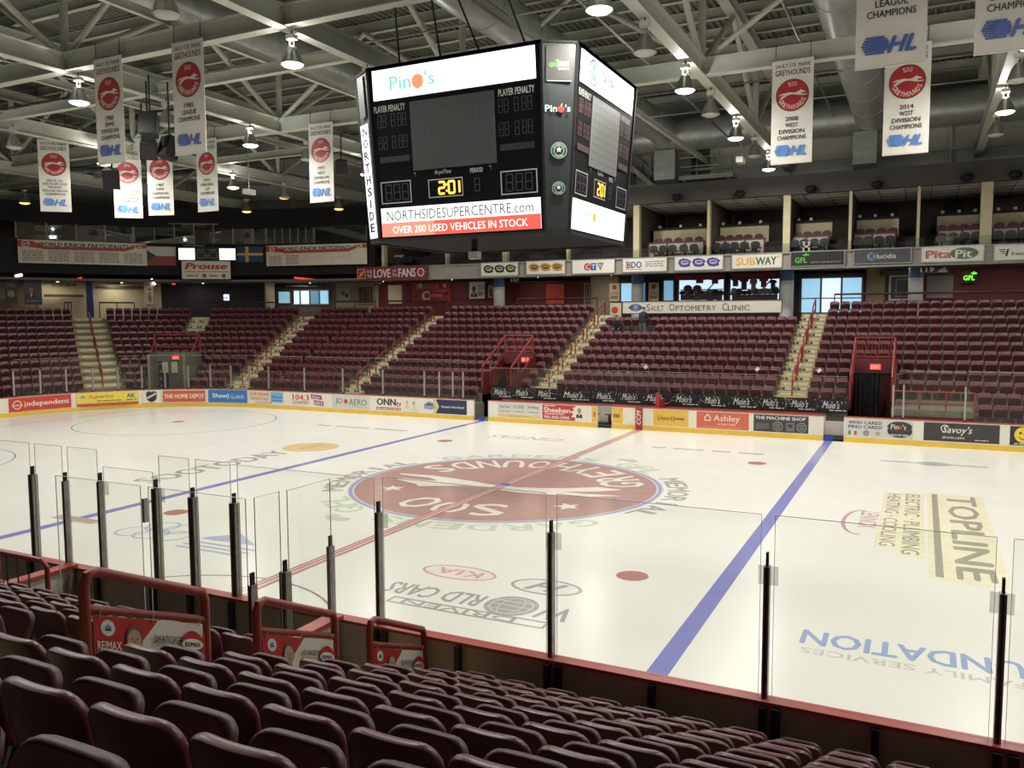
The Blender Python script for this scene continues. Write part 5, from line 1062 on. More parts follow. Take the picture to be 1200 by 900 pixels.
# ================================================================ seats
def panel(rows, C, t, r, K, xf):            # padded shell: half-width/height rows, rounded rim
    b = MB(); R = len(rows); zc = sum(z for _, z in rows)/R; W = max(x for x, _ in rows); Hh = max(abs(z-zc) for _, z in rows)
    def pt(i, j, out, y):
        x, z = rows[i]; x = x*(2*j/C-1)*(1+out/W); z = zc+(z-zc)*(1+out/Hh); return xf(x, y, z)
    vs = [pt(i, j, -r, sgn*t/2) for sgn in (-1, 1) for i in range(R) for j in range(C+1)]; G = R*(C+1); fs = []
    for i in range(R-1):
        for j in range(C):
            a_ = i*(C+1)+j; fs.append((a_, a_+1, a_+C+2, a_+C+1)); fs.append((G+a_, G+a_+C+1, G+a_+C+2, G+a_+1))
    per = [(0, j) for j in range(C)]+[(i, C) for i in range(R-1)]+[(R-1, j) for j in range(C, 0, -1)]+[(i, 0) for i in range(R-1, 0, -1)]
    loops = [[i*(C+1)+j for i, j in per]]
    for k in range(1, K):
        a_ = PI*k/K; o = len(vs); vs += [pt(i, j, -r+r*math.sin(a_), -t/2*math.cos(a_)) for i, j in per]; loops.append(list(range(o, o+len(per))))
    loops.append([G+i*(C+1)+j for i, j in per]); n = len(per)
    for A, B in zip(loops, loops[1:]): fs += [(A[k], B[k], B[(k+1) % n], A[(k+1) % n]) for k in range(n)]
    return b.add(vs, fs)
def seat_meshes(fine):
    C, K, q = (6, 6, 5) if fine else (2, 2, 2)
    rows = [(.205, .40), (.232, .56)]+[(.238-.10*(1-math.cos(PI/2*i/q)), .72+.10*math.sin(PI/2*i/q)) for i in range(q+1)]
    back = panel(rows, C, .058, .026, K, lambda x, y, z: (x, y-(z-.40)*.20+.55*x*x, z))          # sitter faces +y
    prow = [(.17, .0), (.205, .035), (.215, .10), (.215, .30)]+[(.215-.09*(1-math.cos(PI/2*i/q)), .32+.09*math.sin(PI/2*i/q)) for i in range(q+1)]
    ca, sa = math.cos(math.radians(20)), math.sin(math.radians(20))
    pan = panel(prow, C, .075, .034, K, lambda x, y, z: (x, .11+y*ca+z*sa-.22*x*x, .36+z*ca*.88-y*sa))
    br = MB()
    for sx in (-1, 1): br.bar((sx*.235, -.10, .37), (sx*.235, .16, .39), .02, .05); br.bar((sx*.225, -.02, .36), (sx*.225, .02, .47), .02, .06)
    br.bar((-.235, .02, .36), (.235, .02, .36), .04, .05); br.bar((0, .02, .0), (0, .02, .36), .06, .06); br.box(-.10, .10, -.06, .10, 0, .02)
    return back, pan, br
fb, fp, fbr = seat_meshes(True); lb_, lp, lbr = seat_meshes(False)
SEATS = []                                  # (x, y, z, heading, label) ; heading: sitter looks along (-sin, cos)
NEAR_AISLE = 5.5
for k in range(0, 9):                       # near stand
    y, z = nrow(k)
    for side, x0, dx, n in (('right', 6.45, .505, 30), ('left', 4.65, -.505, 34)):
        if side == 'left' and k < 2: continue
        for i in range(n):
            x = x0+dx*i
            lab = 'maroon folding seat, %s of the near aisle, %s row %s, %s seat along' % (side, ORD[k if side == 'right' else k-2], 'from boards' if side == 'right' else 'behind penalty box', ORD[i])
            SEATS.append([x, y, z, 0, lab, 'near', k])
def blocked(p, j):
    for s, _, j0, j1, wd in AISLES:
        if j < j0: continue
        c, n_, t_ = aisle_frame(s); d = p-c
        if d.dot(n_) > 0 and abs(d.dot(t_)) < wd/2+.14: return True
    return False
FSEC = [((6.6, 8.35), 'between the right stair and the curtained doorway'), ((9.95, 21), 'right of the curtained doorway'), ((8.35, 9.95), 'above the curtained doorway'), ((-4.9, 5.35), 'below the optometry board'), ((-7.0, -6.1), 'left of the middle stair'), ((-8.6, -7.0), 'above the middle doorway'), ((-15.9, -8.6), 'left of the middle doorway'), ((CX, -17.1), 'left of the third stair')]
for j in range(12):
    r, z = frow(j); y = CY+r; cnt = {}
    cuts = [(c-w_/2, c+w_/2) for c, _, j0, j1, w_ in AISLES[:3] if j >= j0]
    if j < 4: cuts += [(8.24, 10.1), (-8.76, -6.85)]
    if j < 2: cuts += [(9.9, 12.95)]
    if j < 1: cuts += [(-8.7, 8.5)]
    if j > 9: cuts += [(-5.0, 5.36)]
    def fill(lo, hi, cuts):
        out = []; x = lo
        for a_, b_ in sorted(cuts)+[(hi, hi)]:
            L = a_-x
            if L > .5: n = int((L+.03)/.505); out += [x+L/2+(i-(n-1)/2)*min(.53, L/n) for i in range(n)]
            x = max(x, b_)
        return out
    for x in fill(CX, 21, cuts):
        sec = next((s_ for (a_, b_), s_ in FSEC if a_ <= x <= b_), 'in the far stand'); cnt[sec] = cnt.get(sec, 0)+1
        SEATS.append([x, y, z, PI, 'burgundy folding seat %s, %s row up, %s along' % (sec, ORD[j], ORD[min(cnt[sec]-1, 39)]), 'far', j])
    cuts = [(math.radians(s_[1])*r-w_/2, math.radians(s_[1])*r+w_/2) for s_, _, j0, j1, w_ in AISLES[3:] if j >= j0]
    if j < 4: cuts += [(math.radians(31.0)*r-.1, math.radians(43.5)*r+.1)]
    for L in fill(.05, math.radians(92)*r, cuts):
        a_ = L/r; SEATS.append([CX-r*math.sin(a_), CY+r*math.cos(a_), z, PI+a_, '', 'far', j])
    for i in range(9): SEATS.append([CX-r, CY-.4-.505*i, z, PI+PI/2, '', 'far', j])
vis = []; rest = []
for s in SEATS:
    q = project((s[0], s[1], s[2]+.65))
    if q and (-90 if s[5] == 'near' else -25) < q[0] < 1225 and -20 < q[1] < 1010 and (s[5] == 'far' or q[1] < 1010): vis.append((q[2], s))
    elif s[5] == 'far' or (q and -300 < q[0] < 1500 and -20 < q[1] < 1300) : rest.append(s)
PPL = [(-2.35, 20.85), (-3.75, 20.85), (-3.15, 20.85)]
vis = [v for v in vis if not any(abs(v[1][0]-px)<.36 and -.1 < v[1][1]-py < .75 for px, py in PPL)]
vis.sort(key=lambda v: v[0])
chosen = [s for _, s in vis[:300]]; rest += [s for _, s in vis[300:]]
SG = {'near': 'folding seats of the near stand', 'far': 'folding seats of the far stand'}
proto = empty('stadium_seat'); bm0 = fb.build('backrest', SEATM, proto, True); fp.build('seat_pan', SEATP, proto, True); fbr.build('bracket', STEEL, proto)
for i, s in enumerate(chosen):
    c = proto if i == 0 else copy_tree(proto)
    c.location = s[:3]; c.rotation_euler.z = s[3]; tag(c, s[4], 'seat', SG[s[5]])
r = empty('stadium_seat', (-3.75, 21.28, frow(8)[1])); r.rotation_euler.z = PI; tag(r, 'burgundy seat folded down under the person sitting beside the middle stair', 'seat', SG['far'])
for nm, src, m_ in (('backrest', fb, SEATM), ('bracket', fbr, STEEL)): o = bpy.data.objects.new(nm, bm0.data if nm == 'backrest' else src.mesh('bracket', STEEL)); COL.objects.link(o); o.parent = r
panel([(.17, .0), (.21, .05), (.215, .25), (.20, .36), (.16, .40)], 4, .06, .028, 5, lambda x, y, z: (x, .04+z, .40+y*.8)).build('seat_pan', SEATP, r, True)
mass = MB()
for s in rest:
    ca, sa = math.cos(s[3]), math.sin(s[3])
    for src, k in ((lb_, 0), (lp, 2), (lbr, 1)):
        mass.add([(s[0]+x*ca-y*sa, s[1]+x*sa+y*ca, s[2]+z) for x, y, z in src.v], src.f, k)
o = mass.build('stadium_seats', [SEATM, STEEL, SEATP], smooth=True); tag(o, 'burgundy folding seats filling the far stand and its curved corner', 'seats', 'folding seats of the far stand', 'stuff')
print('SEATS near', sum(1 for s in chosen if s[5] == 'near'), 'far individual', sum(1 for s in chosen if s[5] == 'far'), 'visible', len(vis), 'rest', len(rest))
# ================================================================ scoreboard over centre ice
SBX, SBY = -.10, -.05
TOPR = dict(b=2.57, a=2.80, a2=3.32, b2=2.30, z=11.6); BOTR = dict(b=2.50, a=2.40, a2=3.02, b2=2.10, z=7.08)
def octo(d): return [Vector((SBX+x, SBY+y, d['z'])) for x, y in ((-d['b'], -d['a']), (d['b'], -d['a']), (d['a2'], -d['b2']), (d['a2'], d['b2']), (d['b'], d['a']), (-d['b'], d['a']), (-d['a2'], d['b2']), (-d['a2'], -d['b2']))]
TO, BO = octo(TOPR), octo(BOTR)
sbd = empty('centre_scoreboard', (0, 0, 0)); tag(sbd, 'big black eight-sided scoreboard with lit advert panels hanging over centre ice', 'scoreboard')
b = MB(); b.add(TO+BO, [list(range(8)), list(range(15, 7, -1))]+[(i, 8+i, 8+(i+1) % 8, (i+1) % 8) for i in range(8)]); b.m = [0, 0]+[1 if i in (1, 3, 5, 7) else 0 for i in range(8)]; b.build('cabinet', [mat('scoreboard_black', (15, 15, 16), .7, spec=.12, noise=.08), mat('scoreboard_corner', (38, 44, 43), .5, noise=.06)], sbd)
def face_M(i, off=.004):
    BL, BR, TL = BO[i], BO[(i+1) % 8], TO[i]; TR = TO[(i+1) % 8]; ux = (BR-BL); c = (BL+BR)/2; ct = (TL+TR)/2; up_ = ct-c; L = min((BR-BL).length, (TR-TL).length)
    M = frame_mat(c-ux.normalized()*L/2, ux, up_); M.translation = M.translation+M.col[2].to_3d()*off; return M, L, up_.length
LITW = lit((246, 251, 249), 1.03)
def lt(c, e=.9): return lit(c, e)
DIM = paint((52, 50, 52)); SEGS = [((0, 1), (1, 1)), ((1, 1), (1, .5)), ((1, .5), (1, 0)), ((0, 0), (1, 0)), ((0, .5), (0, 0)), ((0, 1), (0, .5)), ((0, .5), (1, .5))]
DIG = {'0': '012345', '1': '12', '2': '01643', '8': '0123456', ' ': ''}
def digit(a, x, y, w_, h_, ch, c, th):
    a.up(); a.hold = True
    for k in DIG[ch]:
        (p, q), (r_, s) = SEGS[int(k)]; a.line((x+p*w_, y+q*h_), (x+r_*w_, y+s*h_), th, c)
    a.hold = False
def pinos(a, x, y, s, c1, c2):
    a.text('Pin', x-.72*s, y, .62*s, c1, width=1.15*s, align='c', bold=.015); a.disc(x+.22*s, y-.06*s, .31*s, c2); a.line((x+.22*s, y+.2*s), (x+.32*s, y+.46*s), .06*s, c1); a.text("'s", x+.86*s, y+.02*s, .62*s, c1, width=.5*s, bold=.015)
def sb_face(i, top, bottom, segc, clock):
    M, L, Hh = face_M(i); x0, x1 = .02*L, .98*L
    g = lambda u: u*L; v = lambda t: t*Hh
    f = MB().box(g(.245), g(.745), v(.395), v(.785), -.02, .015); o = f.build('video_screen', mat('led_screen_off' if i == 0 else 'led_screen_lit_side', (70, 72, 73) if i == 0 else (128, 130, 128), .5, noise=.03)); o.parent = sbd; o.matrix_world = M  # side screen painted paler, as more light falls on that face
    k = MB()
    for q in range(1, 12): k.box(g(.245+.5*q/12)-.004, g(.245+.5*q/12)+.004, v(.395), v(.785), .0155, .0165)
    for q in range(1, 9): k.box(g(.245), g(.745), v(.395+.39*q/9)-.004, v(.395+.39*q/9)+.004, .0155, .0165)
    k.build('tile_seam', paint((60, 62, 64)), o)
    for nm, y0, y1, fn in (('upper_advert', .815, .985, top), ('lower_advert', .02, .19, bottom)):
        o = MB().box(0, x1-x0, 0, v(y1)-v(y0), -.03, .02).build(nm, LITW); o.parent = sbd; o.matrix_world = M @ Matrix.Translation((x0, v(y0), 0))
        a = Art(x1-x0, v(y1)-v(y0), .003); a.n = 7; fn(a); a.parts(o)
    a = Art(L, Hh, .0009); WT = paint((196, 196, 194))
    for u in (.115, .87): a.text('PLAYER PENALTY', g(u), v(.765), .17, WT, width=g(.20), bold=.03)
    for u0 in (.035, .77):
        for vv in (.66, .535):
            a.begin('penalty_digits')
            kx = .80*L/5
            for q in range(2): digit(a, g(u0)+q*.2*kx, v(vv), .13*kx, v(.07), '8', segc, .022)
            for q in range(3): digit(a, g(u0)+(.55+q*.2+(q > 0)*.06)*kx, v(vv), .13*kx, v(.07), '8', segc, .022)
        a.begin('message_strip').rect(g(u0), v(.455), g(u0+.19), v(.49), (40, 38, 40) if i == 0 else (74, 34, 36))
    for u0, u1 in ((.03, .225), (.765, .97)):
        a.begin('score_window').frame(g(u0), v(.215), g(u1), v(.345), .03, (190, 190, 188))
        for q in range(3): digit(a, g(u0)+(.16+q*.27)*L/5, v(.235), .18*L/5, v(.09), '8', DIM, .035)
    a.begin('clock_frame').frame(g(.335), v(.23), g(.545), v(.335), .025, (190, 190, 188)); AM = lit((255, 186, 70), 2.2); a.begin('clock_digits')
    for q, ch in ((0, '2'), (1, '0'), (2, '1')): digit(a, g(.40)+(0, .30, .54)[q]*L/5, v(.25), .17*L/5 if ch != '1' else .08, v(.066), ch, AM, .055)
    for dy in (.265, .30): a.disc(g(.40)+.235*L/5, v(dy), .03, AM, n=10)
    a.text('PERIOD', g(.63), v(.365), .12, WT, width=g(.075), bold=.03); a.begin('period_digit'); digit(a, g(.63)-.07, v(.25), .14, v(.07), '8', DIM, .03); a.text('RoyalTime', g(.43), v(.37), .13, WT, width=g(.1), shear=.3)
    for u in (.26, .715): a.begin('possession_mark').rect(g(u)-.05, v(.378), g(u), v(.382), WT); a.rect(g(u)-.005, v(.36), g(u), v(.382), WT)
    o = empty('display_face'); o.parent = sbd; o.matrix_world = M; a.parts(o)
def top_pinos(a): pinos(a, a.w*.27, a.h*.5, .58, lt((130, 206, 196), .95), lt((240, 140, 100), 1.0))
def bot_north(a):
    a.rect(0, 0, a.w, a.h*.48, lt((226, 86, 74), 1.0)); a.rect(0, 0, a.w*.35, a.h*.48, lt((236, 130, 110), 1.1))
    a.text('NORTHSIDESUPERCENTRE.com', a.w*.5, a.h*.72, a.h*.34, lt((92, 100, 100), .7), width=a.w*.92, bold=.0); a.text('OVER 200 USED VEHICLES IN STOCK', a.w*.5, a.h*.23, a.h*.25, lt((255, 238, 226), 1.4), width=a.w*.85, bold=0)
def top_vw(a):
    B_ = lt((70, 110, 160), .7); a.disc(a.w*.2, a.h*.5, a.h*.43, B_); a.disc(a.w*.2, a.h*.5, a.h*.37, lt((210, 226, 240), 1.0)); a.text('V', a.w*.2, a.h*.66, a.h*.30, B_, bold=.03); a.text('W', a.w*.2, a.h*.36, a.h*.34, B_, width=a.h*.5, bold=.02)
    a.text('Volkswagen', a.w*.66, a.h*.5, a.h*.44, lt((96, 104, 112), .7), width=a.w*.60, bold=.02)
def bot_pinos(a): pinos(a, a.w*.35, a.h*.58, .42, lt((110, 196, 190), .9), lt((240, 160, 90), 1.0))
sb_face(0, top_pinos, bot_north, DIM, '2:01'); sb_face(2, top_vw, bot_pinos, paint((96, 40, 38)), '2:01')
def coffee(a, x, y, r):
    G = paint((24, 96, 72)); Wt = paint((214, 220, 212)); K = paint((26, 30, 28))
    a.disc(x, y, r, Wt); a.disc(x, y, r*.95, G); a.disc(x, y, r*.62, Wt); a.disc(x, y, r*.56, K); star(a, x, y+.02, r*.4, Wt, 5, .5); a.arc('STARBUCKS', x, y, r*.78, r*.22, Wt, PI/2, 2.3, narrow=.75); a.arc('COFFEE', x, y, r*.78, r*.22, Wt, -PI/2, 1.6, inward=True, narrow=.75)
def chamfer(i, full):
    M, L, Hh = face_M(i, .05); a = Art(L, Hh, .0012); o = empty('corner_face'); o.parent = sbd; o.matrix_world = M
    if full:
        a.rect(.0, Hh*.795, L, Hh*.80, (150, 150, 144)); a.rect(-.02, Hh*.80, L+.02, Hh*.975, (66, 64, 60)); gflogo(a, L*.27, Hh*.88, .17, lt((90, 180, 70), .25)); a.text('MEMORIAL', L*.68, Hh*.885, .11, (224, 224, 218), width=L*.48, bold=.03); a.text('GARDENS', L*.68, Hh*.86, .06, (200, 200, 196), width=L*.44)
        pinos(a, L*.5, Hh*.655, .26, paint((190, 226, 214)), paint((196, 70, 60))); coffee(a, L*.52, Hh*.435, L*.33); coffee(a, L*.52, Hh*.235, L*.27)
    else:
        a.rect(L*.1, Hh*.02, L*.9, Hh*.70, LITW); K = paint((24, 24, 26)); w_ = 'NORTHSIDE'
        for k, ch in enumerate(w_): a.text(ch, L*.5, Hh*(.66-.072*k), .24, K, width=L*(.5 if ch != 'I' else .16), bold=.04)
        a.rect(L*.2, Hh*.74, L*.8, Hh*.98, (70, 74, 72))
    a.parts(o)
chamfer(1, True); chamfer(7, False)
tb = MB()
for i in (0, 2, 4, 6):
    for P, z in ((TO, 0),): tb.bar(P[i], P[(i+1) % 8], .06, .06)
for i in range(8): tb.bar(TO[i], BO[i], .06, .06); tb.bar(BO[i], BO[(i+1) % 8], .06, .08); tb.bar(TO[i], TO[(i+1) % 8], .06, .06)
tb.build('edge_trim', BLACK, sbd)
for k, (x, y, x2, y2) in enumerate(((-1.9, -2.4, -1.5, -3.2), (1.9, -2.4, 1.6, -3.2), (-.6, -2.4, -.4, -3.2), (.6, -2.4, .3, -3.2))):
    MB().tube((x, y, 11.6), (x2, y2, 13.0 if y < 0 else 17.0), .028, 6).build('cable', BLACK, sbd)
q = H(555, 292, 'z', 7.0); MB().box(-.3, 0, -1.6, -1.4, 6.55, 6.75).build('camera_box', WPAN, sbd); MB().box(-.22, -.08, -1.55, -1.45, 6.75, 7.1).build('bracket', BLACK, sbd)
# ================================================================ championship banners
CLOTH = mat('banner_cloth', (224, 220, 210), .8, noise=.05, scale=2); RB, WB, KB = (178, 46, 46), (226, 220, 210), (42, 40, 42)
def ohl(a, y, h_, c):
    x0 = a.w*.2
    for k in range(7):
        yy = y-h_*.44+k*h_*.145; half = math.sqrt(max(0, 1-((k-3)/3.6)**2)); a.rect(x0-.05-.10*(1-abs(k-3)/4), yy, a.w*.34+half*a.w*.14, yy+h_*.10, c)
    a.disc(a.w*.34, y, h_*.36, c, ry=h_*.46, n=24)
    a.text('HL', a.w*.66, y, h_*.92, c, width=a.w*.42, bold=.05, shear=.35)
def banner_art(lines, blue, head=True):
    def f(a):
        W, Hh = a.w, a.h
        a.text('SAULT STE. MARIE', W*.5, Hh*.940, Hh*.036, KB, width=W*.84, bold=.02); a.text('GREYHOUNDS', W*.5, Hh*.875, Hh*.056, KB, width=W*.84, bold=.02)
        emblem(a, W*.5, Hh*.655, W*.40, RB, WB, (60, 40, 40)); n = len(lines); sm = n > 4
        for k, l in enumerate(lines):
            wd = .077*len(l) if not sm else min(.80, .075*len(l)); a.text(l, W*.5, Hh*(.430-(.060 if not sm else .047)*k), Hh*(.042 if not sm else .032), KB, width=W*wd, bold=.018)
        ohl(a, Hh*.125, Hh*.105, blue); a.rect(0, 0, W, .02, (206, 200, 190))
    return f
B1, B2 = (86, 132, 200), (70, 96, 170)
for lab, xc, y, lines, blue in (
    ('white championship banner reading 1985 League Champions', -8.57, -3.5, ['1985', 'LEAGUE', 'CHAMPIONS'], B2), ('white banner reading 1985 EMMS Division Champions', -11.98, -3.5, ['1985', 'EMMS', 'DIVISION', 'CHAMPIONS'], B2),
    ('white League Champions banner cut by the top edge of the photo', 10.21, -3.5, ['1991', 'LEAGUE', 'CHAMPIONS'], B2), ('white Division Champions banner in the upper right corner', 12.27, -3.5, ['1990', 'EMMS', 'DIVISION', 'CHAMPIONS'], B2),
    ('white championship banner reading 2008 West Division Champions', 7.01, 6.5, ['2008', 'WEST', 'DIVISION', 'CHAMPIONS'], B1), ('white championship banner reading 2014 West Division Champions', 10.31, 6.5, ['2014', 'WEST', 'DIVISION', 'CHAMPIONS'], B1),
    ('white banner reading 1997 West Division Champions near the scoreboard', -11.84, 6.5, ['1997', 'WEST', 'DIVISION', 'CHAMPIONS'], B1), ('white Memorial Cup banner partly behind the 1985 League banner', -18.35, 6.5, ['1993', 'MEMORIAL', 'CUP', 'CHAMPIONS'], B1),
    ('white banner reading EMMS Division Champions beside the hanging speakers', -21.35, 6.5, ['1987', 'EMMS', 'DIVISION', 'CHAMPIONS'], B1), ('white Western Conference banner below the 1985 EMMS banner', -23.55, 6.5, ['2015', 'HAMILTON SPECTATOR', 'WESTERN', 'CONFERENCE', 'CHAMPIONS'], B1),
    ('leftmost white banner with five small lines of text', -24.36, 3.3, ['2015-16', 'HAMILTON SPECTATOR', 'TROPHY', 'REGULAR SEASON', 'CHAMPIONS'], B1)):
    zt = 13.06 if y != 3.3 else 13.0
    yw = {-24.36: .75, -23.55: .7, -21.35: .35}.get(xc, 0); ux_ = Vector((math.cos(yw), math.sin(yw), 0)); M = frame_mat(Vector((xc, y, 9.8))-ux_*.63, ux_); o = board('championship_banner', lab, 'banner', M, 1.26, zt-9.8, CLOTH, banner_art(lines, blue), t=.012, group='championship banners')
    MB().tube((-.03, zt-9.8, -.006), (1.29, zt-9.8, -.006), .025, 8).build('rod', STEEL, o); MB().tube((-.0, .01, -.006), (1.26, .01, -.006), .018, 8).build('hem', CLOTH, o)
    t = MB()
    for x in (.1, 1.16): t.tube((x, zt-9.8, -.006), (x, zt-9.8+(.5 if y != 3.3 else 4.0), -.006 if y == 3.3 else -.02), .012, 5)
    t.build('tie', DARKST, o)
# ================================================================ hanging high bay lamps
DOMEM = mat('spun_aluminium', (170, 170, 164), .35, .7, noise=.06); UNL = mat('frosted_lens_off', (178, 178, 170), .5, noise=.04)
def lamp_proto(kind):
    r = empty('hanging_lamp'); d = MB(); d.lathe([(.05, .50), (.11, .48), (.15, .42), (.20, .33), (.26, .18), (.30, .05), (.325, .01), (.325, 0), (.31, 0), (.29, .05), (.25, .17), (.18, .32), (.12, .40), (.0, .42)], n=20); d.build('dome_shade', DOMEM, r, True)
    l = MB(); l.lathe([(.295, .01), (.25, -.04), (.14, -.075), (0, -.085)], n=20); l.build('lens', {'lit': lit((255, 250, 236), 9), 'off': UNL, 'amber': lit((255, 190, 110), 2.2)}[kind], r, True)
    b = MB(); b.box(-.13, .13, -.1, .1, .68, .80).tube((0, 0, .5), (0, 0, .53), .05, 8).tube((-.08, 0, .5), (-.08, 0, .7), .012, 6).tube((.08, 0, .5), (.08, 0, .7), .012, 6); b.build('ballast', WPAN, r); h = MB(); h.tube((0, 0, .80), (0, 0, .95), .02, 6); h.build('hook', DARKST, r)
    if kind == 'lit':
        V_ = bpy.data.lights.new('vent_glow', 'POINT'); V_.shadow_soft_size = .05; V_.energy = VENT_W; V_.color = LAMP_COL; o = bpy.data.objects.new('vent_bulb', V_); COL.objects.link(o); o.parent = r; o.location = (0, 0, .57)
        L_ = bpy.data.lights.new('lamp_glow', 'AREA'); L_.shape = 'DISK'; L_.size = .5; L_.energy = LAMP_W; L_.color = LAMP_COL; o = bpy.data.objects.new('bulb', L_); COL.objects.link(o); o.parent = r; o.location = (0, 0, -.12)
    return r
LP = {k: lamp_proto(k) for k in ('lit', 'off', 'amber')}; LU = set()
def lamp(kind, x, y, z, label, grp):
    c = LP[kind] if kind not in LU else copy_tree(LP[kind]); LU.add(kind); c.location = (x, y, z); tag(c, label, 'lamp', grp)
LNAME = {22.4: 'beyond the right edge', 13.3: 'in the right edge row', 4.05: 'in the row right of the scoreboard', -5.0: 'in the row left of the scoreboard', -13.9: 'in the row behind the 1985 banners', -22.7: 'in the leftmost row'}
for x, nm in LNAME.items():
    for kind, ys in (('lit', (-11.0, -3.1, 4.6, 12.5)), ('off', (-7.4, .4, 8.1, 16.6))):
        if x == 22.4 and kind == 'off': continue
        if kind == 'lit' and x in (4.05, -5.0): ys = ys+(20.4,)  # hidden lamps added at the end of both rows to brighten the far side
        for i, y in enumerate(ys):
            lamp(kind, x, y, 11.98, ('glowing' if kind == 'lit' else 'unlit')+' dome lamp %s, %s from the near end' % (nm, ORD[i]), 'high bay lamps, '+('lit' if kind == 'lit' else 'unlit'))
for i, (px, py) in enumerate(((29, 238), (289, 248), (333, 232), (397, 245))):
    q = H(px, py, 'z', 11.2) if i != 3 else H(px, py, 'z', 10.9); q = TH(px, py, 16.5); lamp('amber', q.x, q.y, q.z, 'dim amber dome lamp low over the left end, %s from the left' % ORD[i], 'dim amber lamps')
# ================================================================ hanging loudspeakers and cameras
def cluster(label, px, py, rho_z, s, yaw, tilt):
    s *= .66
    q = H(px, py, 'z', rho_z); r = empty('hanging_loudspeaker', q); tag(r, label, 'speaker', 'hanging loudspeakers'); b = MB()
    b.prism([(-.5*s, -.42*s), (.5*s, -.42*s), (.34*s, .42*s), (-.34*s, .42*s)], Matrix(((1, 0, 0, 0), (0, 1, 0, 0), (0, 0, 1, 0), (0, 0, 0, 1))), -.6*s, .6*s)
    o = b.build('cabinet', BLACK, r); o.rotation_euler = (tilt, 0, yaw); g = MB().box(-.42*s, .42*s, -.435*s, -.42*s, -.52*s, .52*s); g.build('grille', mat('speaker_grille', (34, 34, 36), .6, .3, noise=.1), o)
    MB().tube((0, 0, .3*s), (0, 0, 13.3-q.z), .03, 6).build('hanging_bracket', DARKST, r)
for a_ in (('black loudspeaker hung highest of the cluster beside the 1985 League banner', 176, 147, 11.6, .95, .5, -.2), ('black loudspeaker tilted down at the lower left of the hanging cluster', 174, 173, 11.0, .9, .9, .9), ('black loudspeaker at the right of the hanging cluster', 199, 174, 11.0, .95, -.2, -.3),
           ('black loudspeaker low behind the 1985 EMMS banner', 131, 209, 11.2, 1.05, .8, .4), ('small black loudspeaker right of the 1997 banner', 400, 195, 11.8, .75, .7, .3)): cluster(*a_)
rf = MB()
q = H(188, 135, 'z', 12.4); rf.tube((q.x-1, q.y, 12.35), (q.x+1.6, q.y+.4, 12.35), .04, 6).tube((q.x-1, q.y, 12.6), (q.x+1.6, q.y+.4, 12.6), .04, 6).tube((q.x-1, q.y, 12.35), (q.x-1, q.y, 12.95), .03, 6).tube((q.x+1.6, q.y+.4, 12.35), (q.x+1.6, q.y+.4, 12.95), .03, 6)
tag(rf.build('speaker_rigging_frame', BLACK), 'black rigging frame carrying the loudspeakers beside the 1985 League banner', 'rigging')
for i, (px, py, z) in enumerate(((292, 225, 11.0), (868, 188, 11.6))):
    q = H(px, py, 'z', z); r = empty('hanging_camera', q); tag(r, 'small white camera hanging from the roof '+('behind the left banners' if i == 0 else 'right of the scoreboard'), 'camera'); MB().box(-.14, .14, -.3, .3, -.12, .12).build('housing', WPAN, r); MB().tube((0, 0, .12), (0, 0, 13.0-z), .025, 6).build('pole', STEEL, r)
# ================================================================ two people in the far stand
SKIN = mat('skin', (190, 140, 114), .6, noise=.05); NAVY = mat('navy_jacket', (30, 34, 46), .8, noise=.1); GREYT = mat('grey_trousers', (98, 96, 92), .8, noise=.1); BLKJ = mat('black_jacket', (22, 22, 26), .8, noise=.1); HAIRM = mat('hair_brown', (52, 40, 32), .7, noise=.1)
def figure(name, label, verts, edges, rad, loc, yaw, mats, hair=None):
    me = bpy.data.meshes.new(name); me.from_pydata(verts, edges, []); o = bpy.data.objects.new(name, me); COL.objects.link(o); o.location = loc; o.rotation_euler.z = yaw
    for m_ in mats: me.materials.append(m_)
    sk = o.modifiers.new('skin', 'SKIN'); sk.use_smooth_shade = True
    for i, r in enumerate(rad): me.skin_vertices[0].data[i].radius = (r, r) if not isinstance(r, tuple) else r
    me.skin_vertices[0].data[0].use_root = True
    sb_ = o.modifiers.new('sub', 'SUBSURF'); sb_.levels = 1; sb_.render_levels = 1
    bpy.context.view_layer.update(); dg = bpy.context.evaluated_depsgraph_get(); nm = bpy.data.meshes.new_from_object(o.evaluated_get(dg)); o.modifiers.clear(); o.data = nm
    tag(o, label, 'person'); return o
def colour(o, fn):
    for p in o.data.polygons: p.material_index = fn(p.center)
# standing man seen from the front-left, turned away, leaning forward a little
V = [(0, 0, .92), (0, .03, 1.1), (0, .08, 1.32), (0, .11, 1.45), (0, .14, 1.54), (0, .17, 1.64), (0, .17, 1.74), (-.1, 0, .86), (-.11, .02, .48), (-.12, 0, .08), (-.12, .14, .03), (.1, 0, .86), (.11, .03, .48), (.12, 0, .08), (.12, .14, .03),
     (-.19, .09, 1.38), (-.26, .12, 1.10), (-.22, .32, .95), (-.2, .41, .93), (.19, .09, 1.38), (.27, .12, 1.10), (.22, .32, .98), (.2, .41, .97)]
E_ = [(0, 1), (1, 2), (2, 3), (3, 4), (4, 5), (5, 6), (0, 7), (7, 8), (8, 9), (9, 10), (0, 11), (11, 12), (12, 13), (13, 14), (2, 15), (15, 16), (16, 17), (17, 18), (2, 19), (19, 20), (20, 21), (21, 22)]
Rr = [(.17, .13), (.18, .14), (.20, .14), .10, .065, .10, .075, .11, .08, .06, .05, .11, .08, .06, .05, .085, .065, .05, .045, .085, .065, .05, .045]
q = H(757, 372, 'y', 21.0); z9 = frow(8)[1]
o = figure('person', 'person in dark jacket and grey trousers standing bent over among the far seats', V, E_, Rr, (-2.35, 20.85, z9), -.3, [SKIN, NAVY, GREYT, HAIRM])
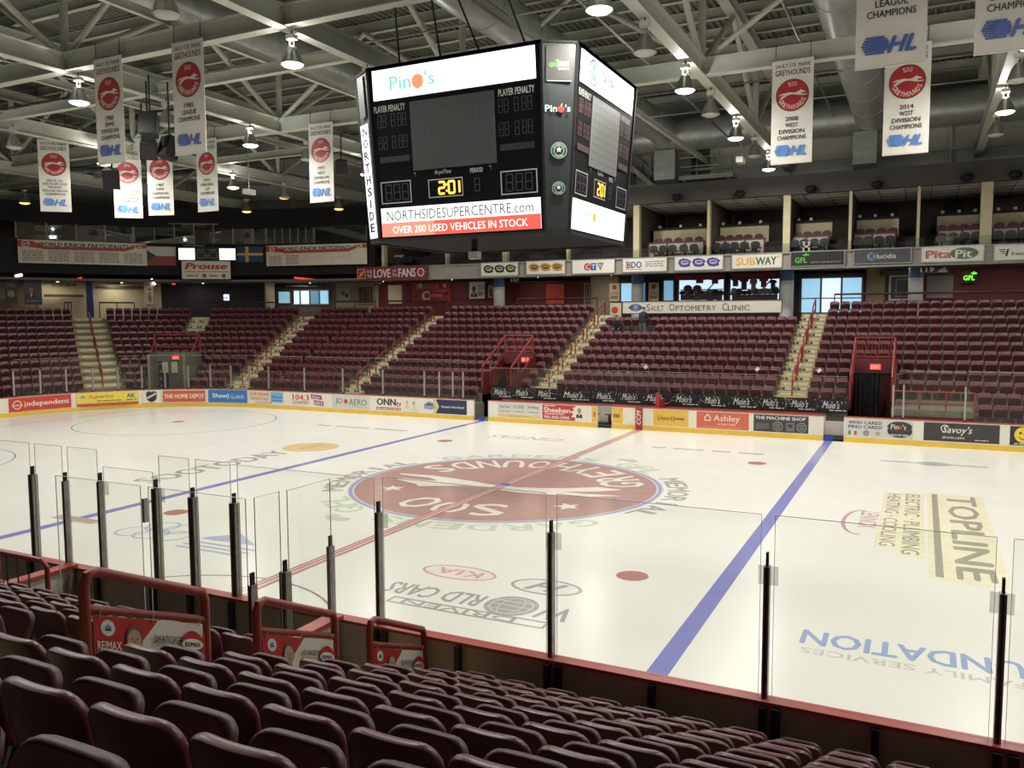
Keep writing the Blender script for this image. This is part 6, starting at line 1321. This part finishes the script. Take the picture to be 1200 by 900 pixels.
colour(o, lambda c: 3 if (c.z > 1.70 or (c.z > 1.6 and c.y < .12)) else 0 if (c.z > 1.50 or c.y > .37) else 1 if c.z > .88 else 2)
hl = MB(); [hl.tube((sx*.2+dx, .41, .95), (sx*.2+dx*.9, .47, .90), .011, 6) for sx in (-1, 1) for dx in (-.03, -.01, .01, .03)]; [hl.tube((sx*.17, .40, .95), (sx*.14, .45, .92), .012, 6) for sx in (-1, 1)]; hl.build('fingers', SKIN, o)
V2 = [(0, 0, .46), (0, .02, .66), (0, .05, .88), (0, .09, 1.0), (0, .12, 1.08), (0, .15, 1.18), (0, .15, 1.27), (-.1, .08, .46), (-.12, .46, .48), (-.12, .46, .08), (-.12, .58, .04), (.1, .08, .46), (.12, .46, .48), (.12, .46, .08), (.12, .58, .04),
      (-.19, .06, .93), (-.25, .14, .68), (-.16, .38, .58), (-.14, .46, .56), (.19, .06, .93), (.25, .14, .68), (.16, .38, .58), (.14, .46, .56)]
q2 = H(728, 376, 'y', 21.0)
o = figure('person', 'person in black clothes sitting low beside the stair in the far stand', V2, E_, Rr, (-3.75, 21.06, z9), PI, [SKIN, BLKJ, HAIRM])
colour(o, lambda c: 2 if (c.z > 1.21 or (c.z > 1.12 and c.y < .1)) else 0 if (c.z > 1.03 or (c.y > .43 and .5 < c.z < .62 and abs(c.x) < .2 and c.z > .545)) else 1)
b = MB(); b.lathe([(.0, 0), (.26, .02), (.30, .16), (.26, .36), (.14, .48), (0, .5)], (0, 0, 0), 12); o = b.build('duffel_bag', BLKJ, smooth=True); o.location = (-3.1, 20.85, z9); tag(o, 'black bag on the floor between the two people', 'bag'); MB().path([(-.15, 0, .44), (-.1, 0, .60), (.1, 0, .60), (.15, 0, .44)], .02, 6).build('strap', BLACK, o)
for i, (px, py, rho) in enumerate(((405/6+820, 330+615/6, 10.8), (840/6+820, 330+625/6, 10.8), (820/6+620, 330+600/6, 10.8))):
    q = H(px, py, 'y', 15.1); o = MB().obox((0, 0, 0), (.07, 0, .05), (-.04, 0, .06), (0, .004, 0)).build('paper_sheet', paint((216, 212, 206))); o.location = q; tag(o, 'loose white paper sheet on the low far seats, %s from the right' % ORD[(1, 0, 2)[i]], 'paper')
# ================================================================ near boards glass and penalty box
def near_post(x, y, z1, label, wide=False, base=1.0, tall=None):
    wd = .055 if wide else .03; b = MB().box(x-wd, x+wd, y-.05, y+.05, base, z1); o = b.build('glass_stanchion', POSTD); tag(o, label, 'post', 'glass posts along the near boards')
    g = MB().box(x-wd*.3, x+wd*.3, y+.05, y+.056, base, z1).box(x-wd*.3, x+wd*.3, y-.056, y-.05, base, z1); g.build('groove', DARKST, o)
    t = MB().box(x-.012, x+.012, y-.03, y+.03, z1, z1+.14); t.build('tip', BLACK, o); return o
def near_pane(p, q, z0, z1, label):
    p, q = Vector(p), Vector(q); p.z = q.z = z0; d = q-p; M = frame_mat(p, d); o = MB().box(.07, d.length-.07, 0, z1-z0, -.006, .006).build('rink_glass', GLASS); o.matrix_world = M; tag(o, label, 'glass', 'glass panes along the near boards')
    MB().box(.07, d.length-.07, z1-z0, z1-z0+.005, -.006, .006).box(.066, .070, 0, z1-z0, -.006, .006).box(d.length-.070, d.length-.066, 0, z1-z0, -.006, .006).build('polished_edge', EDGE, o)
NP = [(-4.6, 2.4, 0), (-2.24, 2.4, 1), (-1.42, 2.36, 0), (-.58, 2.42, 0), (.66, 2.42, 1), (1.42, 2.36, 1), (2.23, 2.35, 1), (4.72, 2.47, 0), (7.15, 2.48, 0), (9.58, 2.40, 0), (11.68, 2.42, 0), (13.9, 2.42, 0)]
for i, (x, z, w_) in enumerate(NP):
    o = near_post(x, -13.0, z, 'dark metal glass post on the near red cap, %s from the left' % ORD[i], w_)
    if x > 4 or i in (3, 4): MB().box(x-.10, x+.10, -12.935, -12.93, z-.22, z-.02).build('clamp_plate', glass_mat('clamp_plastic', (.8, .82, .8), .3) if 'clamp' not in bpy.data.materials else bpy.data.materials['clamp'], o)
xs_ = [p[0] for p in NP]; TOPS = [2.92, 2.92, 2.92, 2.66, 2.92, 2.92, 2.90, 2.93, 2.93, 2.93, 2.93]
for i in range(len(xs_)-1):
    near_pane((xs_[i], -12.99, 0), (xs_[i+1], -12.99, 0), 1.0, TOPS[i], 'clear glass pane on the near boards, %s from the left' % ORD[i])
PBX0, PBX1, PBY = -1.2, 4.08, -14.6
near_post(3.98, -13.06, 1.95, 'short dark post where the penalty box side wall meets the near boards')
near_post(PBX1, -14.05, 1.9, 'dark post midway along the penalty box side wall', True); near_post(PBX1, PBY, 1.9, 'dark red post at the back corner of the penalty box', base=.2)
near_pane((PBX1, PBY, 0), (PBX1, -14.05, 0), 1.1, 2.9, 'narrow glass pane at the back of the penalty box side wall'); near_pane((PBX1, -14.05, 0), (PBX1, -13.1, 0), 1.1, 2.88, 'wide glass pane of the penalty box side wall next to the boards')
near_pane((.60, PBY, 0), (2.35, PBY, 0), .2, 2.9, 'left tall glass pane at the back of the penalty box'); near_pane((2.35, PBY, 0), (PBX1, PBY, 0), .2, 2.9, 'right tall glass pane at the back of the penalty box')
b = MB().box(2.33, 2.37, -14.63, -14.57, 2.45, 2.75); tag(b.build('glass_clamp', STEEL), 'small metal clamp joining the tall glass panes behind the penalty box', 'clamp')
pw = MB()
for x in (PBX0, PBX1): pw.box(x-.06, x+.06, PBY, -13.1, 0, 1.0)
struct(pw.build('wall_penalty_box', BACKM)); pc = MB()
for x in (PBX0, PBX1): pc.box(x-.11, x+.11, PBY-.02, -13.08, 1.0, 1.05)
struct(pc.build('trim_4', CAPM)); struct(MB().box(-6, PBX1, PBY, -13.1, .0, .05).build('floor_penalty_box', mat('rubber_floor', (44, 42, 40), .9)))
r = empty('penalty_bench', (1.6, -14.2, .05)); tag(r, 'wooden bench inside the penalty box behind the glass', 'bench'); MB().box(-1.6, 1.6, -.16, .16, .42, .47).build('seat', mat('varnished_wood', (120, 92, 60), .5), r)
for sx in (-1.4, 1.4): MB().box(sx-.03, sx+.03, -.14, .14, 0, .42).build('leg', DARKST, r)
# barred guard rail at the left edge
r = empty('guard_rail', (-.2, -14.55, .4)); tag(r, 'red guard rail with thin bars at the left edge above the near seats', 'railing'); b = MB()
b.path([(-3.2, 0, 1.28), (.42, 0, 1.28), (.52, 0, 1.2), (.52, 0, .0)], .035, 8); b.build('top_rail', REDP, r, True); MB().tube((-3.2, 0, .12), (.52, 0, .12), .03, 8).build('bottom_rail', REDP, r)
for x in (-1.9, -.56): MB().tube((x, 0, 0), (x, 0, 1.26), .035, 8).build('post', REDP, r)
for k in range(14): MB().tube((-3.0+.24*k, 0, .12), (-3.0+.24*k, 0, 1.26), .010, 6).build('bar', DARKST, r)
# ================================================================ near aisle with its three advert handrails
b = MB(); n_ = MB()
for k in range(0, 10):
    y, z = nrow(k); b.box(4.95, 6.05, y-.31, y+.16, z, z+.19); n_.box(4.95, 6.05, y+.10, y+.17, z+.16, z+.196).box(4.95, 6.05, y+.50, y+.57, z-.03, z+.008)
o = struct(b.build('near_stair_flight', STEPM)); struct(n_.build('nosing', NOSE, o))
def remax(nm, ph):
    def f(a):
        R_, W, Hh = (176, 40, 42), a.w, a.h
        a.poly([(0, 0), (0, Hh), (W*.56, Hh), (W*.40, Hh*.58), (W*.20, Hh*.22), (W*.10, 0)], R_); a.disc(W*.115, Hh*.80, Hh*.14, (206, 210, 212)); a.rect(W*.09, Hh*.75, W*.14, Hh*.79, (60, 70, 80)); a.poly([(W*.08, Hh*.80), (W*.115, Hh*.87), (W*.15, Hh*.80)], (110, 140, 170))
        a.text('RE/MAX', W*.12, Hh*.50, Hh*.15, (226, 220, 212), width=W*.20, bold=.03); a.scrawl(W*.05, Hh*.34, W*.21, Hh*.40, 1, (220, 200, 190), 3)
        face(a, W*.33, Hh*.60, Hh*.42, (186, 150, 128), (92, 84, 78), (26, 27, 34))
        a.text(nm, W*.63, Hh*.66, Hh*.15, (40, 40, 48), width=W*.26, bold=.02); a.text(ph, W*.62, Hh*.42, Hh*.12, (50, 50, 56), width=W*.22, bold=.01); a.scrawl(W*.5, Hh*.53, W*.74, Hh*.57, 1, (130, 130, 130), 2)
        a.poly([(W*.80, 0), (W*.93, Hh*.55), (W, Hh*.9), (W, 0)], R_); x, y, r_ = W*.87, Hh*.60, Hh*.26
        a.disc(x, y, r_, R_, a0=0, a1=PI, n=20); a.disc(x, y-.0, r_*1.0, (224, 220, 212), ry=r_*.42, n=24); a.disc(x, y-.10*Hh, r_*.92, (40, 52, 120), a0=PI, a1=2*PI, n=20); a.text('RE/MAX', x, y, r_*.34, (70, 60, 90), width=r_*1.5, bold=.03)
    return f
ads = [('SAM BUTKOVICH', '705-541-4878', 'topmost'), ('JOE ORAZIETTI', '705-941-1314', 'middle'), ('KEN MATHESON', '705-987-4971', 'lowest')]
for i, (nm, ph, wh) in enumerate(ads):
    y1 = -17.75+1.725*i; z1 = 3.13-.765*i; L = 1.12; dr = .47; r = empty('aisle_handrail', (5.5, y1, z1)); tag(r, 'red pipe handrail with hanging red and white advert, %s of three on the near aisle' % wh, 'handrail', 'handrails on the near aisle'); b = MB()
    b.path([(0, 0, -1.45), (0, 0, -.10), (0, .03, -.03), (0, .10, -.02), (0, L-.10, -dr+.02), (0, L-.03, -dr-.01), (0, L, -dr-.08), (0, L, -1.65)], .040, 10); b.build('frame', REDP, r, True)
    MB().tube((0, 0, -.27), (0, L, -dr-.26), .032, 10).build('mid_rail', REDP, r, True)
    d = Vector((0, L, -dr+.01)); M = frame_mat((.012, .05, -.34-.02-.44), d, (0, 0, 1)); M = Matrix.Identity(4); ux = Vector((0, L-.1, -(dr-.01)*(L-.1)/L)); up_ = Vector((0, 0, 1))
    M = Matrix((ux.normalized(), up_, ux.normalized().cross(up_).normalized())).transposed().to_4x4(); M.translation = Vector((.02, .05, -.31-.47))
    W, Hh = ux.length, .45
    o = MB().box(0, W, 0, Hh, -.008, 0).build('advert_panel', paint((214, 208, 196)), r)
    a = Art(W, Hh, .0012); remax(nm, ph)(a); a.parts(o); t = MB()
    for x in (.05, .5*W, W-.05): t.tube((x, Hh-.02, .004), (x, Hh+.07, .035), .004, 5).tube((x, Hh-.02, -.01), (x, Hh+.07, -.035), .004, 5)
    t.build('zip_tie', WPAN, o)
    for e in [o]+list(o.children): e.data.transform(M)
bpy.context.view_layer.update()
